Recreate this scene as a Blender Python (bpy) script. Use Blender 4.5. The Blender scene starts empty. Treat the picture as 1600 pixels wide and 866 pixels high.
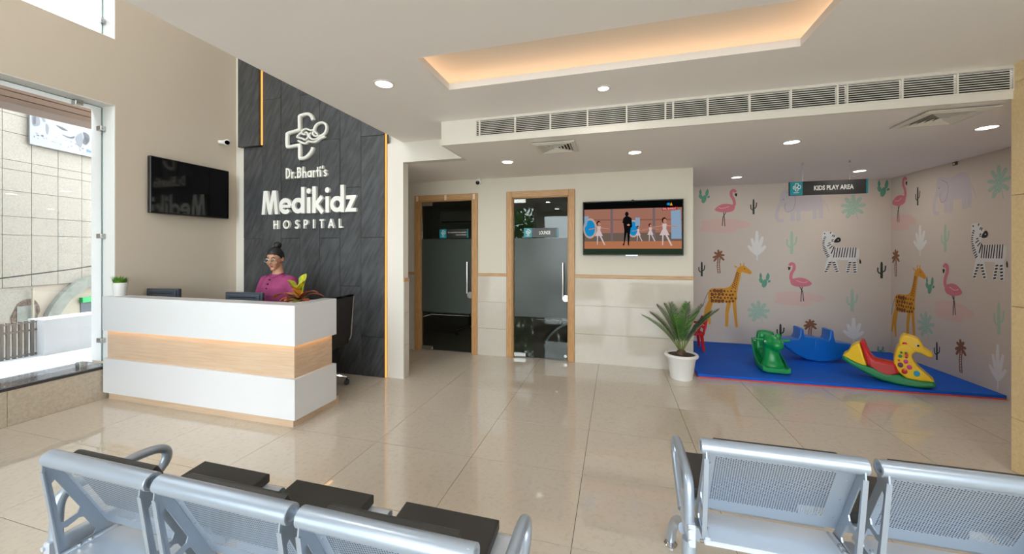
import bpy, bmesh, math, random
from mathutils import Vector, Matrix

SC = bpy.context.scene
C = SC.collection
PI = math.pi

# ------------------------------------------------------------------ camera
cam_data = bpy.data.cameras.new('camera')
cam = bpy.data.objects.new('camera', cam_data)
C.objects.link(cam)
cam.location = (0.0, 0.0, 1.5)
cam.rotation_euler = (PI / 2, 0.0, 0.27006)          # level, turned to the left
cam_data.sensor_fit = 'HORIZONTAL'
cam_data.sensor_width = 36.0
cam_data.lens = 36.0 * 585.5 / 1600.0
cam_data.shift_y = -(433.0 - 391.6) / 1600.0
cam_data.clip_start = 0.05
SC.camera = cam

# ------------------------------------------------------------------ sky, exposure
world = bpy.data.worlds.new('world')
SC.world = world
world.use_nodes = True
wn = world.node_tree.nodes
wn['Background'].inputs['Color'].default_value = (0.90, 0.95, 1.0, 1)
wn['Background'].inputs['Strength'].default_value = 8.0
SC.view_settings.view_transform = 'Standard'
SC.view_settings.look = 'None'
SC.view_settings.gamma = 1.0
SC.view_settings.use_curve_mapping = False
SC.view_settings.exposure = 0.25
SC.cycles.max_bounces = 9
SC.cycles.diffuse_bounces = 5
SC.cycles.glossy_bounces = 5
SC.cycles.transparent_max_bounces = 12
SC.cycles.sample_clamp_indirect = 6.0
SC.cycles.caustics_reflective = False
SC.cycles.caustics_refractive = False
DOWNLIGHT_W = 1.0
VOID_FILL_W = 4.0  # for the lamps added in the void ceiling as fill
DOWNLIGHT_COL = (1.0, 0.93, 0.84)
COVE_STRENGTH = 9.0
LED_STRENGTH = 1.15
WARM = (1.0, 0.46, 0.10)

# ------------------------------------------------------------------ materials
def lin(c):
    return tuple(((v / 255.0) / 12.92 if v / 255.0 <= 0.04045 else ((v / 255.0 + 0.055) / 1.055) ** 2.4) for v in c) + (1.0,)

def mat(name, col, rough=0.5, metal=0.0, spec=0.5, var=None, col2=None, scale=(1, 1, 1), bump=None, coat=0.0, perobj=False, rot=(0, 0, 0), emit=None, estr=0.0, ramp=(0.35, 0.65)):
    m = bpy.data.materials.new(name)
    m.use_nodes = True
    nt = m.node_tree
    b = nt.nodes['Principled BSDF']
    b.inputs['Base Color'].default_value = lin(col)
    b.inputs['Roughness'].default_value = rough
    b.inputs['Metallic'].default_value = metal
    b.inputs['Specular IOR Level'].default_value = spec
    b.inputs['Coat Weight'].default_value = coat
    b.inputs['Coat Roughness'].default_value = 0.05
    if emit:
        b.inputs['Emission Color'].default_value = lin(emit)
        b.inputs['Emission Strength'].default_value = estr
    if var or bump:
        geo = nt.nodes.new('ShaderNodeNewGeometry')
        mp = nt.nodes.new('ShaderNodeMapping')
        if any(rot):
            mp.vector_type = 'TEXTURE'
            scale = tuple(1.0 / q for q in scale)
        mp.inputs['Scale'].default_value = scale
        mp.inputs['Rotation'].default_value = rot
        src = geo.outputs['Position']
        if perobj:
            oi = nt.nodes.new('ShaderNodeObjectInfo')
            mul = nt.nodes.new('ShaderNodeVectorMath'); mul.operation = 'SCALE'
            mul.inputs[0].default_value = (17.3, 9.1, 13.7)
            nt.links.new(oi.outputs['Random'], mul.inputs['Scale'])
            add = nt.nodes.new('ShaderNodeVectorMath'); add.operation = 'ADD'
            nt.links.new(src, add.inputs[0]); nt.links.new(mul.outputs[0], add.inputs[1])
            src = add.outputs[0]
        nt.links.new(src, mp.inputs['Vector'])
        n = nt.nodes.new('ShaderNodeTexNoise')
        n.inputs['Scale'].default_value = var or bump[0]
        n.inputs['Detail'].default_value = 5.0
        n.inputs['Roughness'].default_value = 0.6
        nt.links.new(mp.outputs['Vector'], n.inputs['Vector'])
        if col2:
            r = nt.nodes.new('ShaderNodeValToRGB')
            r.color_ramp.elements[0].position = ramp[0]
            r.color_ramp.elements[1].position = ramp[1]
            r.color_ramp.elements[0].color = lin(col2)
            r.color_ramp.elements[1].color = lin(col)
            nt.links.new(n.outputs['Fac'], r.inputs['Fac'])
            nt.links.new(r.outputs['Color'], b.inputs['Base Color'])
        if bump:
            bp = nt.nodes.new('ShaderNodeBump')
            bp.inputs['Strength'].default_value = bump[1]
            bp.inputs['Distance'].default_value = bump[2] if len(bump) > 2 else 0.01
            if bump[0] != var:
                n2 = nt.nodes.new('ShaderNodeTexNoise')
                n2.inputs['Scale'].default_value = bump[0]
                n2.inputs['Detail'].default_value = 4.0
                nt.links.new(mp.outputs['Vector'], n2.inputs['Vector'])
                nt.links.new(n2.outputs['Fac'], bp.inputs['Height'])
            else:
                nt.links.new(n.outputs['Fac'], bp.inputs['Height'])
            nt.links.new(bp.outputs['Normal'], b.inputs['Normal'])
    return m

def glow(name, col, strength):
    m = bpy.data.materials.new(name)
    m.use_nodes = True
    nt = m.node_tree
    nt.nodes.clear()
    o = nt.nodes.new('ShaderNodeOutputMaterial')
    e = nt.nodes.new('ShaderNodeEmission')
    e.inputs['Color'].default_value = tuple(col) + (1.0,) if len(col) == 3 and max(col) <= 1.0 else lin(col)
    e.inputs['Strength'].default_value = strength
    nt.links.new(e.outputs[0], o.inputs['Surface'])
    return m

def glass_mat(name, tint, refl=1.0, frost=0.0, frost_col=(80, 90, 88)):
    """thin sheet of glass: mostly clear, mirror reflection by Fresnel, optionally a frosted film"""
    m = bpy.data.materials.new(name)
    m.use_nodes = True
    nt = m.node_tree
    nt.nodes.clear()
    o = nt.nodes.new('ShaderNodeOutputMaterial')
    t = nt.nodes.new('ShaderNodeBsdfTransparent')
    t.inputs['Color'].default_value = tuple(tint) + (1.0,)
    g = nt.nodes.new('ShaderNodeBsdfGlossy')
    g.inputs['Roughness'].default_value = 0.01 if frost == 0 else 0.22
    f = nt.nodes.new('ShaderNodeFresnel')
    f.inputs['IOR'].default_value = 1.5
    base = t.outputs[0]
    if frost > 0:
        d = nt.nodes.new('ShaderNodeBsdfDiffuse')
        d.inputs['Color'].default_value = lin(frost_col)
        mx0 = nt.nodes.new('ShaderNodeMixShader')
        mx0.inputs['Fac'].default_value = frost
        nt.links.new(t.outputs[0], mx0.inputs[1]); nt.links.new(d.outputs[0], mx0.inputs[2])
        base = mx0.outputs[0]
    mul = nt.nodes.new('ShaderNodeMath'); mul.operation = 'MULTIPLY'
    mul.inputs[1].default_value = refl
    nt.links.new(f.outputs[0], mul.inputs[0])
    mx = nt.nodes.new('ShaderNodeMixShader')
    nt.links.new(mul.outputs[0], mx.inputs['Fac'])
    nt.links.new(base, mx.inputs[1]); nt.links.new(g.outputs[0], mx.inputs[2])
    nt.links.new(mx.outputs[0], o.inputs['Surface'])
    return m

M = dict(
    floor=mat('polished_beige_tile', (206, 195, 180), 0.02, spec=0.95, var=34, col2=(197, 185, 169), perobj=True, bump=None, ramp=(0.30, 0.50)),
    grout=mat('grout', (84, 76, 66), 0.8),
    wall_beige=mat('beige_paint', (216, 203, 186), 0.75),
    wall_white=mat('white_paint', (220, 215, 206), 0.6),
    ceiling=mat('ceiling_paint', (238, 234, 232), 0.7),
    trim_white=mat('white_frame_paint', (247, 247, 246), 0.4),
    slate=mat('slate', (76, 78, 81), 0.5, var=4.5, col2=(50, 51, 53), scale=(5, 5, 0.9), rot=(0, 0.5, 0), perobj=True, bump=(9.0, 0.30, 0.004)),
    slate_joint=mat('slate_joint', (24, 24, 25), 0.9),
    dado=mat('polished_stone_tile', (196, 188, 176), 0.08, var=16, col2=(193, 185, 172), perobj=True),
    sill_tile=mat('sill_stone_tile', (190, 179, 162), 0.18, var=40, col2=(176, 165, 147), perobj=True),
    granite_sheen=mat('sheen_lightened_granite', (128, 130, 134), 0.05, spec=0.9, var=90, col2=(108, 110, 114)),  # black granite; the bright reflection on its top is put into the colour
    granite_edge=mat('dark_granite_edge', (40, 40, 42), 0.2),
    pillar=mat('golden_stone', (236, 212, 166), 0.35, var=45, col2=(226, 200, 152), perobj=True),
    oak=mat('oak_trim', (192, 148, 98), 0.4, var=6, col2=(170, 124, 76), scale=(12, 12, 1.2)),
    oak_h=mat('oak_rail', (196, 156, 110), 0.4, var=6, col2=(176, 134, 88), scale=(1.2, 12, 12)),
    deskwood=mat('pale_ash_laminate', (206, 182, 156), 0.4, var=3.5, col2=(194, 165, 137), scale=(0.7, 3, 15), bump=None),
    laminate=mat('white_laminate', (216, 217, 220), 0.28),
    steel=mat('brushed_steel', (190, 190, 188), 0.25, 1.0),
    chrome=mat('chrome', (215, 215, 218), 0.08, 1.0),
    silver=mat('silver_powder_coat', (170, 182, 197), 0.3, 0.55),
    silver_lt=mat('pale_silver_sheet', (202, 211, 223), 0.32, 0.35),
    pad=mat('black_vinyl', (52, 51, 50), 0.45, bump=(400, 0.15, 0.001)),
    black=mat('black_plastic', (22, 22, 23), 0.35),
    black_gloss=mat('black_glossy_screen', (8, 8, 9), 0.06),
    dark_grey=mat('dark_grey_plastic', (66, 72, 82), 0.35),
    mesh_black=mat('black_mesh_fabric', (26, 26, 27), 0.7),
    letter=mat('white_acrylic', (238, 237, 232), 0.35),
    teal=mat('teal_acrylic', (20, 138, 152), 0.3),
    sign_black=mat('sign_charcoal', (42, 42, 43), 0.3),
    white_pl=mat('white_plastic', (232, 232, 230), 0.35),
    dark_void=mat('dark_void', (28, 26, 24), 0.9),
    soil=mat('dark_soil', (84, 62, 46), 0.95, var=60, col2=(52, 38, 28), bump=(80, 0.8, 0.01)),
    wallpaper=mat('pink_wallpaper', (206, 195, 185), 0.65),
    mat_blue=mat('blue_foam', (4, 96, 214), 0.62, spec=0.3, var=3, col2=(4, 88, 198)),
    mat_red=mat('red_foam', (214, 70, 66), 0.6),
    pl_green=mat('green_plastic', (10, 148, 78), 0.28),
    pl_blue=mat('blue_plastic', (12, 104, 196), 0.3),
    pl_yellow=mat('yellow_plastic', (244, 200, 20), 0.28),
    pl_red=mat('red_plastic', (206, 30, 38), 0.25),
    pl_dgreen=mat('deep_green_plastic', (14, 132, 72), 0.28),
    pl_orange=mat('orange_dot', (232, 110, 36), 0.4),
    pl_pink=mat('pink_dot', (214, 60, 140), 0.4),
    pl_purple=mat('purple_dot', (96, 32, 92), 0.4),
    pl_cyan=mat('blue_dot', (30, 160, 206), 0.4),
    skin=mat('skin', (186, 136, 108), 0.5),
    lips=mat('lips', (150, 74, 74), 0.4),
    eye_white=mat('eye_white', (228, 224, 220), 0.2),
    eye_dark=mat('eye_dark', (30, 20, 16), 0.15),
    hair=mat('black_hair', (14, 12, 12), 0.5, var=30, col2=(20, 17, 16), scale=(1, 1, 6)),
    shirt=mat('magenta_cotton', (150, 58, 106), 0.8, var=9, col2=(134, 50, 94), bump=(14, 0.35, 0.01)),
    trousers=mat('navy_cotton', (40, 42, 56), 0.85),
    navy=mat('navy_cuff', (28, 28, 44), 0.8),
    frond=mat('cycad_green', (48, 96, 42), 0.4, var=5, col2=(28, 66, 34)),
    frond_y=mat('cycad_fresh_green', (74, 122, 42), 0.4, var=5, col2=(44, 88, 38)),
    rachis=mat('cycad_rachis', (110, 126, 60), 0.5),
    grass=mat('artificial_grass', (112, 166, 48), 0.5, var=30, col2=(66, 118, 30)),
    croton_y=mat('croton_yellow_green', (206, 186, 40), 0.4, var=22, col2=(112, 142, 44)),
    croton_o=mat('croton_orange', (206, 128, 40), 0.4, var=22, col2=(150, 92, 38)),
    croton_r=mat('croton_red', (172, 78, 48), 0.4, var=24, col2=(112, 58, 40)),
    croton_g=mat('croton_green', (82, 116, 44), 0.4, var=24, col2=(128, 120, 46)),
    facade=mat('speckled_facade_stone', (140, 135, 126), 0.85, var=55, col2=(124, 118, 110), perobj=True),
    facade_joint=mat('facade_joint', (150, 140, 128), 0.9),
    facade_grey=mat('grey_render', (122, 124, 117), 0.9, var=12, col2=(106, 109, 103)),
    parapet=mat('parapet_paint', (196, 199, 204), 0.7),
    wall_back=mat('warm_off_white_paint', (206, 199, 184), 0.6),
    facade_lt=mat('pale_cream_render', (150, 143, 128), 0.9),
    brick_raw=mat('broken_brick', (104, 84, 72), 0.95, var=20, col2=(78, 64, 55), bump=(18, 1.0, 0.05)),
    canopy=mat('pinkish_canopy_paint', (146, 126, 118), 0.7),
    ground=mat('outside_paving', (200, 196, 188), 0.9, var=4, col2=(184, 178, 168)),
    bars=mat('grey_railing', (120, 114, 110), 0.6),
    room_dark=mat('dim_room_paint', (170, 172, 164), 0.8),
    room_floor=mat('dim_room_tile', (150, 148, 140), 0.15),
    green_edge=mat('glass_edge', (150, 178, 170), 0.2),
    tape=mat('masking_tape', (226, 204, 182), 0.7),
    bark=mat('bark', (104, 84, 66), 0.9, var=12, col2=(70, 56, 44)),
    tree_leaf=mat('tree_leaf', (96, 150, 62), 0.6, var=3, col2=(52, 98, 40)),
)
M['glass'] = glass_mat('clear_glass', (0.97, 0.99, 0.985))
M['door_glass'] = glass_mat('tinted_door_glass', (0.68, 0.72, 0.69), 1.0)
M['frost'] = glass_mat('frosted_film', (0.30, 0.36, 0.34), 1.0, 0.62, (84, 92, 88))
M['specs'] = glass_mat('spectacle_lens', (0.95, 0.95, 0.96), 1.0)
M['led'] = glow('warm_led', WARM, LED_STRENGTH)
M['desk_led'] = glow('desk_led', (1.0, 0.52, 0.14), 4.0)
M['cove_led'] = glow('cove_led', (1.0, 0.68, 0.44), COVE_STRENGTH)
M['lamp'] = glow('downlight_diffuser', (1.0, 0.95, 0.88), 6.0)

# ------------------------------------------------------------------ mesh builder
class MB:
    def __init__(self):
        self.v, self.f, self.mi, self.sm = [], [], [], []
        self.cur = 0

    def use(self, i):
        self.cur = i
        return self

    def add(self, vs, fs, smooth=False):
        o = len(self.v)
        self.v.extend(tuple(p) for p in vs)
        for f in fs:
            self.f.append(tuple(i + o for i in f)); self.mi.append(self.cur); self.sm.append(smooth)
        return self

    def box(self, x0, x1, y0, y1, z0, z1, b=0.0, T=None):
        if b <= 0:
            vs = [(x, y, z) for z in (z0, z1) for y in (y0, y1) for x in (x0, x1)]
            fs = [(0, 2, 3, 1), (4, 5, 7, 6), (0, 1, 5, 4), (2, 6, 7, 3), (0, 4, 6, 2), (1, 3, 7, 5)]
        else:
            vs, idx = [], {}
            X, Y, Z = (x0, x1), (y0, y1), (z0, z1)
            for i in (0, 1):
                for j in (0, 1):
                    for k in (0, 1):
                        sx, sy, sz = (1 - 2 * i) * b, (1 - 2 * j) * b, (1 - 2 * k) * b
                        for a, d in enumerate(((0, sy, sz), (sx, 0, sz), (sx, sy, 0))):
                            idx[i, j, k, a] = len(vs)
                            vs.append((X[i] + d[0], Y[j] + d[1], Z[k] + d[2]))
            fs = []
            for i in (0, 1):
                fs.append([idx[i, j, k, 0] for j, k in ((0, 0), (0, 1), (1, 1), (1, 0))][::(1 if i == 0 else -1)])
                fs.append([idx[j, i, k, 1] for j, k in ((0, 0), (1, 0), (1, 1), (0, 1))][::(1 if i == 0 else -1)])
                fs.append([idx[j, k, i, 2] for j, k in ((0, 0), (0, 1), (1, 1), (1, 0))][::(1 if i == 0 else -1)])
            for i in (0, 1):
                for j in (0, 1):
                    fs.append((idx[0, i, j, 1], idx[1, i, j, 1], idx[1, i, j, 2], idx[0, i, j, 2]))
                    fs.append((idx[i, 0, j, 0], idx[i, 1, j, 0], idx[i, 1, j, 2], idx[i, 0, j, 2]))
                    fs.append((idx[i, j, 0, 0], idx[i, j, 1, 0], idx[i, j, 1, 1], idx[i, j, 0, 1]))
                    for k in (0, 1):
                        fs.append((idx[i, j, k, 0], idx[i, j, k, 1], idx[i, j, k, 2]))
        if T is not None:
            vs = [T @ Vector(p) for p in vs]
        return self.add(vs, fs)

    def cyl(self, p0, p1, r0, r1=None, n=16, caps=True, smooth=True):
        r1 = r0 if r1 is None else r1
        p0, p1 = Vector(p0), Vector(p1)
        d = (p1 - p0).normalized()
        u = d.orthogonal().normalized(); w = d.cross(u)
        vs = []
        for p, r in ((p0, r0), (p1, r1)):
            for i in range(n):
                a = 2 * PI * i / n
                vs.append(p + u * (r * math.cos(a)) + w * (r * math.sin(a)))
        self.add(vs, [(i, (i + 1) % n, n + (i + 1) % n, n + i) for i in range(n)], smooth)
        if caps:
            self.add(vs, [tuple(range(n))[::-1], tuple(range(n, 2 * n))])
        return self

    def tube(self, path, r, n=8, closed=False, caps=True, flat=None):
        P = [Vector(p) for p in path]
        m = len(P)
        R = r if isinstance(r, (list, tuple)) else [r] * m
        tang = []
        for i in range(m):
            if closed:
                t = P[(i + 1) % m] - P[i - 1]
            else:
                t = P[min(i + 1, m - 1)] - P[max(i - 1, 0)]
            tang.append(t.normalized())
        u = tang[0].orthogonal().normalized()
        if flat is not None:
            u = (Vector(flat) - tang[0] * Vector(flat).dot(tang[0])).normalized()
        vs = []
        for i in range(m):
            u = (u - tang[i] * u.dot(tang[i])).normalized()
            w = tang[i].cross(u)
            for k in range(n):
                a = 2 * PI * k / n
                vs.append(P[i] + (u * math.cos(a) + w * math.sin(a)) * R[i])
        fs = []
        for i in range(m if closed else m - 1):
            j = (i + 1) % m
            for k in range(n):
                fs.append((i * n + k, i * n + (k + 1) % n, j * n + (k + 1) % n, j * n + k))
        self.add(vs, fs, True)
        if caps and not closed:
            self.add(vs, [tuple(range(n))[::-1], tuple(range((m - 1) * n, m * n))])
        return self

    def lathe(self, prof, n=24, o=(0, 0, 0), smooth=True, T=None):
        vs = []
        for r, z in prof:
            for k in range(n):
                a = 2 * PI * k / n
                p = Vector((o[0] + r * math.cos(a), o[1] + r * math.sin(a), o[2] + z))
                vs.append(T @ p if T is not None else p)
        fs = []
        for i in range(len(prof) - 1):
            for k in range(n):
                fs.append((i * n + k, i * n + (k + 1) % n, (i + 1) * n + (k + 1) % n, (i + 1) * n + k))
        self.add(vs, fs, smooth)
        if prof[0][0] > 1e-5:
            self.add(vs[:n], [tuple(range(n))[::-1]])
        if prof[-1][0] > 1e-5:
            self.add(vs[-n:], [tuple(range(n))])
        return self

    def loft(self, rings, caps=True, smooth=True):
        n = len(rings[0])
        vs = [p for r in rings for p in r]
        fs = [(i * n + k, i * n + (k + 1) % n, (i + 1) * n + (k + 1) % n, (i + 1) * n + k) for i in range(len(rings) - 1) for k in range(n)]
        self.add(vs, fs, smooth)
        if caps:
            self.add(rings[0], [tuple(range(n))[::-1]], smooth)
            self.add(rings[-1], [tuple(range(n))], smooth)
        return self

    def sphere(self, c, r, nu=16, nv=10, T=None, fn=None):
        rx, ry, rz = (r, r, r) if not isinstance(r, (tuple, list)) else r
        vs = []
        for j in range(nv + 1):
            t = PI * j / nv
            for i in range(nu):
                a = 2 * PI * i / nu
                p = Vector((rx * math.sin(t) * math.cos(a), ry * math.sin(t) * math.sin(a), rz * math.cos(t)))
                if fn:
                    p = fn(p)
                if T is not None:
                    p = T @ p
                vs.append(p + Vector(c))
        fs = [(j * nu + i, (j + 1) * nu + i, (j + 1) * nu + (i + 1) % nu, j * nu + (i + 1) % nu) for j in range(nv) for i in range(nu)]
        return self.add(vs, fs, True)

    def prism(self, poly, mp, d0, d1, r=0.0, seg=3):
        """outline in 2D carried to 3D by mp(a, b, d); rounded rims of radius r"""
        n = len(poly)
        if area2(poly) < 0:
            poly = poly[::-1]
        layers = []
        if r > 0:
            for k in range(seg + 1):
                t = PI / 2 * k / seg
                layers.append((d0 + r * (1 - math.sin(t)), r * (1 - math.cos(t))))
            layers = layers[::-1] if False else [(d0 + r * (1 - math.cos(PI / 2 * k / seg)), r * (1 - math.sin(PI / 2 * k / seg))) for k in range(seg + 1)]
            layers += [(d1 - (d - d0), o) for d, o in layers[::-1]]
        else:
            layers = [(d0, 0.0), (d1, 0.0)]
        rings = [[mp(a, b, d) for a, b in (inset(poly, o) if o > 1e-9 else poly)] for d, o in layers]
        vs = [p for q in rings for p in q]
        fs = [(i * n + k, i * n + (k + 1) % n, (i + 1) * n + (k + 1) % n, (i + 1) * n + k) for i in range(len(rings) - 1) for k in range(n)]
        self.add(vs, fs, r > 0)
        self.add(rings[0], [tuple(range(n))[::-1]])
        self.add(rings[-1], [tuple(range(n))])
        return self

    def stroke(self, path, w, mp, d0, d1, closed=False, taper=None):
        """a flat ribbon of width w along a 2D path, extruded from d0 to d1 (d0 == d1: flat)"""
        m = len(path)
        L, R = [], []
        for i in range(m):
            p = path[i]
            a = path[i - 1] if (i > 0 or closed) else None
            c = path[(i + 1) % m] if (i < m - 1 or closed) else None
            t1 = norm2((p[0] - a[0], p[1] - a[1])) if a is not None else None
            t2 = norm2((c[0] - p[0], c[1] - p[1])) if c is not None else None
            t1 = t1 or t2; t2 = t2 or t1
            nx, ny = -(t1[1] + t2[1]), t1[0] + t2[0]
            nx, ny = norm2((nx, ny))
            k = nx * -t1[1] + ny * t1[0]
            ww = (w if taper is None else w * taper[i]) / 2 / max(k, 0.45)
            L.append((p[0] + nx * ww, p[1] + ny * ww)); R.append((p[0] - nx * ww, p[1] - ny * ww))
        rng = range(m if closed else m - 1)
        if d0 == d1:
            vs = [mp(a, b, d0) for a, b in L + R]
            return self.add(vs, [(i, m + i, m + (i + 1) % m, (i + 1) % m) for i in rng])
        vs = [mp(a, b, d) for d in (d0, d1) for a, b in L + R]
        fs = []
        for i in rng:
            j = (i + 1) % m
            fs += [(i, j, m + j, m + i), (2 * m + i, 3 * m + i, 3 * m + j, 2 * m + j), (i, 2 * m + i, 2 * m + j, j), (m + i, m + j, 3 * m + j, 3 * m + i)]
        if not closed:
            fs += [(0, m, 3 * m, 2 * m), (m - 1, 3 * m - 1, 4 * m - 1, 2 * m - 1)]
        return self.add(vs, fs)

    def flat(self, poly, mp, d):
        return self.add([mp(a, b, d) for a, b in poly], [tuple(range(len(poly)))])

    def mesh(self, name, mats, shift=None):
        me = bpy.data.meshes.new(name)
        s = shift or Vector((0, 0, 0))
        me.from_pydata([(p[0] - s[0], p[1] - s[1], p[2] - s[2]) for p in self.v], [], self.f)
        for m in (mats if isinstance(mats, (list, tuple)) else [mats]):
            me.materials.append(M[m] if isinstance(m, str) else m)
        me.polygons.foreach_set('material_index', self.mi)
        me.polygons.foreach_set('use_smooth', self.sm)
        me.update()
        if any(self.sm):
            me.set_sharp_from_angle(angle=math.radians(38))
        return me

def area2(p):
    return sum(p[i - 1][0] * p[i][1] - p[i][0] * p[i - 1][1] for i in range(len(p))) / 2

def norm2(v):
    l = math.hypot(*v) or 1.0
    return (v[0] / l, v[1] / l)

def inset(poly, o):
    out = []
    n = len(poly)
    for i in range(n):
        a, p, c = poly[i - 1], poly[i], poly[(i + 1) % n]
        t1 = norm2((p[0] - a[0], p[1] - a[1])); t2 = norm2((c[0] - p[0], c[1] - p[1]))
        nx, ny = norm2((-(t1[1] + t2[1]), t1[0] + t2[0]))
        k = max(nx * -t1[1] + ny * t1[0], 0.5)
        out.append((p[0] + nx * o / k, p[1] + ny * o / k))
    return out

def smooth2(pts, k=4, closed=True):
    """Catmull-Rom through 2D (or 3D) points"""
    n = len(pts); out = []
    D = len(pts[0])
    for i in range(n if closed else n - 1):
        g = lambda j: pts[j % n] if closed else pts[min(max(j, 0), n - 1)]
        p0, p1, p2, p3 = g(i - 1), g(i), g(i + 1), g(i + 2)
        for s in range(k):
            t = s / k
            out.append(tuple(0.5 * (2 * p1[d] + (p2[d] - p0[d]) * t + (2 * p0[d] - 5 * p1[d] + 4 * p2[d] - p3[d]) * t * t + (3 * p1[d] - p0[d] - 3 * p2[d] + p3[d]) * t ** 3) for d in range(D)))
    if not closed:
        out.append(tuple(pts[-1]))
    return out

def ell(cx, cy, rx, ry, n=14, rot=0.0):
    c, s = math.cos(rot), math.sin(rot)
    return [(cx + rx * math.cos(2 * PI * i / n) * c - ry * math.sin(2 * PI * i / n) * s, cy + rx * math.cos(2 * PI * i / n) * s + ry * math.sin(2 * PI * i / n) * c) for i in range(n)]

# ------------------------------------------------------------------ objects
WL = {}
def thing(name, label, cat, loc=(0, 0, 0), rz=0.0, group=None, kind=None):
    o = bpy.data.objects.new(name, None)
    C.objects.link(o)
    o.empty_display_size = 0.1
    o.location = loc
    o.rotation_euler = (0, 0, rz)
    if label: o['label'] = label
    if cat: o['category'] = cat
    if group: o['group'] = group
    if kind: o['kind'] = kind
    WL[o] = Vector(loc)
    return o

def part(name, mb, mats, parent=None, local=False, label=None, kind=None, cat=None, group=None):
    sh = Vector((0, 0, 0))
    if parent is not None and not local:
        sh = WL[parent]
    me = mb.mesh(name, mats, sh) if isinstance(mb, MB) else mb
    o = bpy.data.objects.new(name, me)
    C.objects.link(o)
    o.parent = parent
    WL[o] = WL.get(parent, Vector((0, 0, 0))) if parent is not None else Vector((0, 0, 0))
    if label: o['label'] = label
    if kind: o['kind'] = kind
    if cat: o['category'] = cat
    if group: o['group'] = group
    return o

def struct(name, mb, mats, label=None):
    return part(name, mb, mats, kind='structure', label=label)

def piece(name, me, loc, parent):
    """a piece sharing mesh data, standing at world location loc"""
    o = bpy.data.objects.new(name, me)
    C.objects.link(o)
    o.parent = parent
    o.location = Vector(loc) - WL[parent]
    return o

def copy_tree(o, parent=None):
    c = o.copy()
    C.objects.link(c)
    c.parent = parent
    for ch in list(o.children):
        copy_tree(ch, c)
    return c

def baked(ob):
    """apply the object's modifiers to its mesh"""
    bpy.context.view_layer.update()
    dg = bpy.context.evaluated_depsgraph_get()
    me = bpy.data.meshes.new_from_object(ob.evaluated_get(dg))
    ob.modifiers.clear()
    ob.data = me
    return ob

def curve_fill(loops, depth):
    """verts and faces of a plate with holes (2D loops), thickness depth"""
    cu = bpy.data.curves.new('tmp', 'CURVE')
    cu.dimensions = '2D'; cu.fill_mode = 'BOTH'; cu.extrude = depth / 2
    for lp in loops:
        sp = cu.splines.new('POLY'); sp.points.add(len(lp) - 1); sp.use_cyclic_u = True
        for q, p in zip(sp.points, lp):
            q.co = (p[0], p[1], 0, 1)
    ob = bpy.data.objects.new('tmp', cu)
    me = bpy.data.meshes.new_from_object(ob)
    vs = [tuple(v.co) for v in me.vertices]; fs = [tuple(p.vertices) for p in me.polygons]
    bpy.data.objects.remove(ob); bpy.data.curves.remove(cu); bpy.data.meshes.remove(me)
    return vs, fs

def text_shape(s, size, extrude=0.0, bold=0.0, xs=1.0, align='LEFT', spacing=1.0):
    cu = bpy.data.curves.new('tmp', 'FONT')
    cu.body = s; cu.size = size; cu.extrude = extrude; cu.offset = bold; cu.align_x = align
    cu.space_character = spacing
    cu.resolution_u = 3
    ob = bpy.data.objects.new('tmp', cu)
    me = bpy.data.meshes.new_from_object(ob)
    vs = [(v.co.x * xs, v.co.y, v.co.z) for v in me.vertices]; fs = [tuple(p.vertices) for p in me.polygons]
    bpy.data.objects.remove(ob); bpy.data.curves.remove(cu); bpy.data.meshes.remove(me)
    return vs, fs

def add_text(mb, s, size, mp, d, bold=0.0, xs=1.0, align='LEFT', spacing=1.0, fit=None):
    """flat text through mp(a, b, d); fit = (a0, a1, b0, b1) stretches it to that box"""
    vs, fs = text_shape(s, size, 0.0, bold, xs, align, spacing)
    if fit:
        x0 = min(v[0] for v in vs); x1 = max(v[0] for v in vs); y0 = min(v[1] for v in vs); y1 = max(v[1] for v in vs)
        vs = [(fit[0] + (v[0] - x0) / (x1 - x0) * (fit[1] - fit[0]), fit[2] + (v[1] - y0) / (y1 - y0) * (fit[3] - fit[2]), 0) for v in vs]
    mb.add([mp(v[0], v[1], d) for v in vs], fs)

def arc(cx, cy, r, a0, a1, n=10, ry=None):
    ry = r if ry is None else ry
    return [(cx + r * math.cos(math.radians(a0 + (a1 - a0) * i / n)), cy + ry * math.sin(math.radians(a0 + (a1 - a0) * i / n))) for i in range(n + 1)]
# ================================================================== THE SETTING
random.seed(4)
# ---- outside ground
struct('ground', MB().box(-30, 30, -30, 30, -0.45, -0.30), 'ground')

# ---- floor: grout bed and one piece per tile
floor = thing('floor', 'polished beige stone tile floor', None, (0, 0, 0), kind='structure')
b = MB()
b.box(-5.0, 3.80, -1.8, 5.2, -0.30, -0.004); b.box(0.93, 3.80, 5.2, 6.65, -0.30, -0.004)
part('grout_bed', b, 'grout', floor)
TX, TY, OX, OY = 0.795, 0.641, -1.8055, 2.545
tile_me = {}
def tile_mesh(w, h):
    k = (round(w, 4), round(h, 4))
    if k not in tile_me:
        tile_me[k] = MB().box(0, w, 0, h, -0.012, 0.0).mesh('tile', 'floor')
    return tile_me[k]
for i in range(-5, 8):
    for j in range(-8, 8):
        x0, x1 = OX + i * TX + 0.0017, OX + (i + 1) * TX - 0.0017
        y0, y1 = OY + j * TY + 0.0017, OY + (j + 1) * TY - 0.0017
        ymax = 6.6 if (x0 + x1) / 2 > 0.93 else 5.16
        x0, x1, y0, y1 = max(x0, -4.999), min(x1, 3.786), max(y0, -1.8), min(y1, ymax)
        if x1 - x0 < 0.02 or y1 - y0 < 0.02:
            continue
        piece('tile', tile_mesh(x1 - x0, y1 - y0), (x0, y0, 0), floor)

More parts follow.
